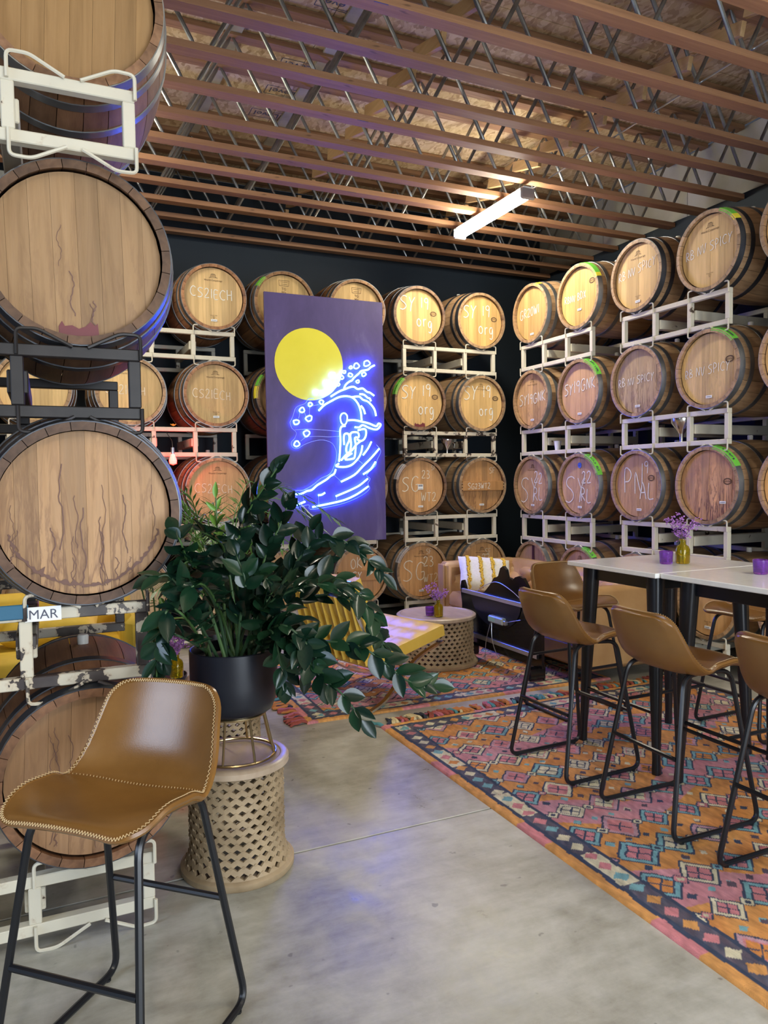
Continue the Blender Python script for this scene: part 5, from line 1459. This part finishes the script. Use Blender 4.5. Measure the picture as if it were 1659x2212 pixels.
# ------------------------------------------------------------------ small things
def votive(x, y, z, label):
    t = thing('candle_cup', label, 'candle', (x, y, z), 0, 'purple candle cups')
    ob('glass', G().lathe([(0, 0), (.028, 0), (.033, .006), (.036, .068), (.033, .069), (.030, .012), (0, .010)], 28).build('glass', M['purpleglass'], 50), t)
    ob('wax', G().lathe([(0, .0105), (.0285, .0125), (.0295, .030), (0, .031)], 20).build('wax', M['wax'], 50), t)
    ob('wick', G().tube([(0, 0, .03), (.001, 0, .038)], .001, 5).build('wick', M['ink']), t)
def vase(x, y, z, label, seed, n=5):
    t = thing('bud_vase', label, 'vase', (x, y, z), rnd.uniform(0, 6), 'yellow glass bud vases')
    ob('bottle', G().lathe([(0, 0), (.032, 0), (.037, .006), (.037, .075), (.030, .092), (.015, .104), (.014, .122), (.019, .126), (.019, .131), (.012, .132), (.0105, .105), (.026, .09), (.033, .074), (.033, .01), (0, .008)], 28).build('bottle', M['yellowglass'], 50), t)
    q = random.Random(seed)
    f = thing('dried_flowers', 'sprig of dried purple flowers standing in the yellow vase ' + label.split('yellow glass bud vase ')[1], 'flower', (x, y, z), 0, 'dried purple flowers')
    for k in range(n):
        a = 2 * PI * k / n + q.uniform(-.5, .5); ln = q.uniform(.16, .22)
        e = Vector((.32 * ln * math.cos(a) * q.uniform(.6, 2.0), .32 * ln * math.sin(a) * q.uniform(.6, 2.0), ln + .03))
        p = smoothpath([(0, 0, .02), (e.x * .1, e.y * .1, .13), tuple(e)], 5)
        s_ = ob('sprig', G().tube(p, .0015, 5).build('sprig', M['twig'], True), f)
        g = G()
        for m in range(26):
            c = p[-1 - q.randrange(0, 5)] + Vector((q.gauss(0, .013), q.gauss(0, .013), q.gauss(.004, .014)))
            for w_ in range(3):
                d = Vector((q.gauss(0, 1), q.gauss(0, 1), q.gauss(.3, 1))).normalized() * .012; u = d.orthogonal().normalized() * .0055
                g.add([c, c + d * .6 + u, c + d * 1.1, c + d * .6 - u], [(0, 1, 2, 3)])
        ob('blossom', g.build('blossom', M['petal']), s_, kind='stuff')
TT = 1.03
votive(3.012, 2.975, TT, 'purple glass candle cup on the far white table beside the vase')
votive(3.071, 2.444, TT, 'purple glass candle cup on the white table at the right edge')
votive(2.76, 5.20, .414, 'purple glass candle cup on the drum coffee table')
vase(3.10, 2.945, TT, 'yellow glass bud vase on the white bar table', 3, 6)
vase(2.80, 5.13, .414, 'yellow glass bud vase on the drum coffee table', 4, 6)
vase(.62, 4.11, .44, 'yellow glass bud vase behind the black pot', 9, 5)
def funnel(x, y, z, label, s_=1):
    t = thing('steel_funnel', label, 'funnel', (x, y, z), 0, 'steel funnels on the racks')
    ob('bowl', G().lathe([(.016 * s_, .05 * s_), (.03 * s_, .075 * s_), (.062 * s_, .12 * s_), (.064 * s_, .145 * s_), (.07 * s_, .147 * s_), (.062 * s_, .145 * s_), (.058 * s_, .12 * s_), (.028 * s_, .078 * s_)], 24).build('bowl', M['steel'], 60), t)
    ob('spout', G().lathe([(.011 * s_, 0), (.012 * s_, .03 * s_), (.017 * s_, .052 * s_)], 16).build('spout', M['steel'], 60), t)
    ob('handle', G().tube(smoothpath([(.06 * s_, 0, .12 * s_), (.09 * s_, 0, .1 * s_), (.085 * s_, 0, .06 * s_)], 5), .004, 6).build('handle', M['steel'], True), t)
funnel(3.84, 6.815, LV[1] + .341, 'steel funnel standing in the rust-chipped rack on the back wall')
funnel(4.56, 4.35, LV[1] + .341, 'steel funnel standing in a rack in the middle of the right wall', 1.25)
t = thing('paper_cup', 'white cup lying in the rack beside the room corner', 'cup', (4.60, 5.95, LV[1] + .341))
ob('cup_body', G().lathe([(0, 0), (.026, 0), (.036, .09), (.034, .09), (.024, .004), (0, .004)], 20).build('cup_body', M['tag'], 50), t)
ob('rim', G().tube([(.0355 * math.cos(a), .0355 * math.sin(a), .09) for a in np.linspace(0, 2 * PI, 21)[:-1]], .002, 6, True).build('rim', M['tag'], True), t)
t = thing('yellow_blossom', 'small yellow flower lying on the rack left of the purple panel', 'flower', (1.05, 6.79, LV[2] - .301))
for k in range(7):
    a = k * .9
    ob('petal', leaf_me(.035, .02, .3, -.3, M['flowery'], 'petal'), t, (0, 0, .006), (0, -.3, a))
t = thing('red_bulb', 'glowing red bulb hanging left of the CS21ECH barrel above the plants', 'lamp', (1.01, 6.60, 1.70))
ob('cap', G().lathe([(0, .10), (.014, .10), (.016, .06), (.016, .045)], 16).build('cap', M['alu'], 40), t)
ob('glass', G().lathe([(.016, .045), (.024, .02), (.034, -.012), (.030, -.04), (0, -.052)], 20).build('glass', M['redbulb'], True), t)
ob('cord', G().tube([(0, 0, .1), (.0, .03, .16), (-.02, .19, .24)], .003, 6).build('cord', M['black'], True), t)
# lettering on the chipped rack

# printed grade marks on the underside of the roof deck
g = G()
for a, b in (((-.15, -.03), (.15, -.03)), ((.15, -.03), (.15, .10)), ((.15, .10), (-.15, .10)), ((-.15, .10), (-.15, -.03)), ((-.12, .082), (.02, .082))):
    g.ribbon([a, b], .006, lambda u, v: (u, v, 0))
st_box = g.build('grade_stamp', M['ink'])
st_txt = textmesh('grade_lettering', 'iLevel', .105, M['ink'])
for x, y in ((1.87, 4.69), (1.87, 5.10), (1.86, 5.50), (1.86, 5.91), (1.84, 6.32), (4.5, 4.69)):
    a = ob('grade_stamp', st_box, ce, (x, y, ZD - .001), (PI, 0, PI)); ob('grade_lettering', st_txt, a)
# ------------------------------------------------------------------ rugs: every tuft row of the pattern as point colour on a fine pile mesh
NAVY, PURP, CREAM, TEAL, PINKC, ORG, ORG2, LILAC = [np.array(c) for c in ((.035, .05, .095), (.085, .06, .085), (.62, .57, .40), (.17, .36, .40), (.54, .20, .22), (.55, .22, .055), (.60, .29, .085), (.46, .27, .32))]
def hsh(a, b):
    v = np.sin(a * 127.1 + b * 311.7) * 43758.5453
    return v - np.floor(v)
def vnoise(x, y):
    xi, yi = np.floor(x), np.floor(y); fx, fy = x - xi, y - yi
    fx, fy = fx * fx * (3 - 2 * fx), fy * fy * (3 - 2 * fy)
    return (hsh(xi, yi) * (1 - fx) + hsh(xi + 1, yi) * fx) * (1 - fy) + (hsh(xi, yi + 1) * (1 - fx) + hsh(xi + 1, yi + 1) * fx) * fy
def rug_colour(u, v, U, V):
    """u, v: metres from one corner, U x V the rug"""
    wob = (vnoise(u * 22, v * 22) - .5) * .010
    uu, vv = u + wob, v + (vnoise(u * 22 + 50, v * 22) - .5) * .010
    e = np.minimum(np.minimum(uu, U - uu), np.minimum(vv, V - vv))
    along = np.where(np.minimum(uu, U - uu) < np.minimum(vv, V - vv), vv, uu)
    n = u.shape
    col = np.zeros(n + (3,))
    def put(mask, c): col[mask] = c if getattr(c, 'ndim', 1) == 1 else c[mask]
    # field ground: orange with broad pink zigzags
    zz = v * 1.25 + .16 * np.abs(((u * 1.7) % 2) - 1) * 2 + .25 * vnoise(u * 3, v * 3)
    pinkm = ((zz * 1.05) % 1.0) < .30
    g = ORG + (ORG2 - ORG) * vnoise(u * 9 + v * 5, v * 14)[..., None]
    col[:] = g
    pm = PINKC + (LILAC - PINKC) * (vnoise(u * 8, v * 15) * .7)[..., None]
    put(pinkm, pm)
    # diamonds
    A, Bp = .19, .42
    def lattice(ou, ov, h, rings, seed, jit=.0, skip=0):
        for dx, dy in ((0, 0), (.5, .5)):
            a = (uu - ou) / A - dx; b = (vv - ov) / Bp - dy
            ia, ib = np.round(a), np.round(b)
            la, lb = (a - ia) * A, (b - ib) * Bp
            hv = hsh(ia * 2 + dx * 2 + seed, ib * 2 + dy * 2 + seed * 3)
            hh_ = h * (1 + jit * (hv - .5))
            d = (np.abs(la) * 1.0 + np.abs(lb) * .95) / hh_
            keep = hv >= skip
            for lim, f in rings:
                m = (d < lim) & keep
                c = f(hv, la, lb, d)
                col[m] = c[m] if c.ndim > 1 else c
    def pick(*cs):
        def f(hv, la, lb, d):
            i = np.minimum((hv * 7.31 % 1 * len(cs)).astype(int), len(cs) - 1)
            return np.array(cs)[i]
        return f
    def inner(hv, la, lb, d):
        c = np.where((hv * 3.7 % 1 < .55)[..., None], PINKC, np.where((hv * 9.1 % 1 < .5)[..., None], ORG, CREAM))
        p, q = (la + lb), (la - lb)
        cr = (np.abs(p) < .0055) | (np.abs(q) < .0055)
        c = c.copy(); c[cr] = NAVY
        return c
    lattice(.10, .17, .094, [(1, pick(NAVY, NAVY, NAVY)), (.88, pick(TEAL, CREAM, CREAM, LILAC, TEAL)), (.66, pick(NAVY, NAVY, PINKC, NAVY)), (.57, inner)], 1, .35)
    lattice(.10 + A / 2, .17, .030, [(1, pick(NAVY, PURP, NAVY)), (.76, pick(CREAM, TEAL, CREAM, PINKC)), (.40, pick(NAVY, NAVY, CREAM))], 4, .5, .1)
    for k, (ox, oy) in enumerate(((.047, .10), (.142, .105), (.05, .31), (.14, .315))):
        lattice(.10 + ox, .17 + oy, .017, [(1, pick(NAVY, TEAL, PURP, CREAM))], 7 + k, .6, .45)
    # border
    put(e < .165, NAVY)
    band = (e < .148) & (e > .066)
    k = np.floor(along / .62 + .15); seg = hsh(k, k * 0 + 3)
    creamseg = band & ((along / .62 + .15) % 1 < .38) & (seg > .25)
    put(band, PURP + (NAVY - PURP) * vnoise(u * 30, v * 30)[..., None] * .9 + .05 * vnoise(u * 60 + v * 30, v * 20)[..., None])
    put(creamseg, CREAM)
    q = along / .083; iq = np.floor(q); fq = (q - iq - .5) * .083; ce = e - .107
    hq = hsh(iq, iq * 0 + 11)
    dm = (np.abs(fq) + np.abs(ce) * .95 < .033) & band
    cs = np.array([TEAL, CREAM, PINKC, ORG2, TEAL, CREAM])[np.minimum((hq * 6).astype(int), 5)]
    cs2 = np.array([TEAL, PINKC, TEAL, PINKC, ORG, PINKC])[np.minimum((hq * 6).astype(int), 5)]
    cs = np.where(creamseg[..., None], cs2, cs)
    col[dm] = cs[dm]
    out = e < .043
    pk = ((along + .13) % .78) < .20
    put(out, ORG2 * (.9 + .25 * vnoise(u * 40, v * 40))[..., None])
    put(out & pk, PINKC * (1 + .1 * vnoise(u * 40, v * 40))[..., None])
    st = .86 + .28 * vnoise((u * .75 + v * .66) * 70, (u * .66 - v * .75) * 16)
    return np.clip(col * st[..., None], 0, 1)
def rug(name, label, x0, y0, U, V, rz, step, flipv):
    """local u along +x, v along -y from the far left corner"""
    t = thing(name, label, 'rug', (x0, y0, 0), rz, 'patterned wool rugs')
    nu, nv = int(U / step), int(V / step)
    u = np.linspace(0, U, nu + 1); v = np.linspace(0, V, nv + 1)
    uu, vv = np.meshgrid(u, v, indexing='ij')
    e = np.minimum(np.minimum(uu, U - uu), np.minimum(vv, V - vv))
    z = .0125 * np.clip(e / .006 + .25, 0, 1) + .0018 * vnoise(uu * 60, vv * 60) * (e > 0) - .0012
    z[0, :] = z[-1, :] = 0; z[:, 0] = z[:, -1] = 0
    co = np.stack([uu, -vv, z], -1).reshape(-1, 3)
    a = (np.arange(nu)[:, None] * (nv + 1) + np.arange(nv)[None, :]).ravel()
    q = np.stack([a, a + 1, a + nv + 2, a + nv + 1], 1)[:, ::-1]
    q = np.stack([a, a + 1, a + nv + 2, a + nv + 1], 1)[:, [0, 3, 2, 1]][:, ::-1]
    me = bpy.data.meshes.new(name)
    me.vertices.add(len(co)); me.vertices.foreach_set('co', co.astype(np.float32).ravel())
    me.loops.add(q.size); me.loops.foreach_set('vertex_index', q.astype(np.int32).ravel())
    me.polygons.add(len(q)); me.polygons.foreach_set('loop_start', np.arange(0, q.size, 4, dtype=np.int32))
    me.polygons.foreach_set('use_smooth', np.ones(len(q), bool))
    me.update(calc_edges=True)
    me.materials.append(M['rug'])
    at = me.color_attributes.new('Col', 'FLOAT_COLOR', 'POINT')
    c = rug_colour(uu, vv, U, V).reshape(-1, 3)
    at.data.foreach_set('color', np.concatenate([c, np.ones((len(c), 1))], 1).astype(np.float32).ravel())
    ob('pile', me, t)
    return t
def tassel_mesh(seed):
    q = random.Random(seed); g = G()
    for k in range(3):
        b = q.uniform(-.008, .008)
        g.tube(smoothpath([(0, b, .006), (.02, b + q.uniform(-.006, .006), .012), (.05, b * 2 + q.uniform(-.012, .012), .008), (.085, b * 3 + q.uniform(-.02, .02), .006)], 3), [.0062] * 9 + [.004], 5)
    return g
TAS = {}
for k in ('tas_orange', 'tas_teal', 'tas_navy', 'tas_pink', 'tas_cream', 'tas_red'):
    TAS[k] = [tassel_mesh(s_).build('tassel', M[k], True) for s_ in (1, 2, 3)]
r1 = rug('patterned_rug', 'large patchwork-diamond rug in orange, pink and navy under the bar tables', 1.80, 4.05, 2.45, 3.9, R(0), .0058, 0)
r2 = rug('patterned_rug', 'smaller matching diamond rug under the coffee table, lounge chair and sofa front', 1.46, 6.05, 2.35, 1.75, R(-1.2), .0085, 0)
q = random.Random(3)
keys = list(TAS)
for i in range(76):
    k = keys[int(q.random() ** 1.1 * 6)]
    ob('tassel', q.choice(TAS[k]), r1, (.02 + 2.41 * i / 75, -.004, .002), (0, 0, PI / 2 + q.uniform(-.55, .55))).scale = (q.uniform(1.1, 1.5),) * 3
for i in range(54):
    ob('tassel', q.choice(TAS[q.choice(keys)]), r2, (.004, -.02 - 1.71 * i / 53, 0), (0, 0, PI + q.uniform(-.5, .5))).scale = (q.uniform(1.1, 1.5),) * 3
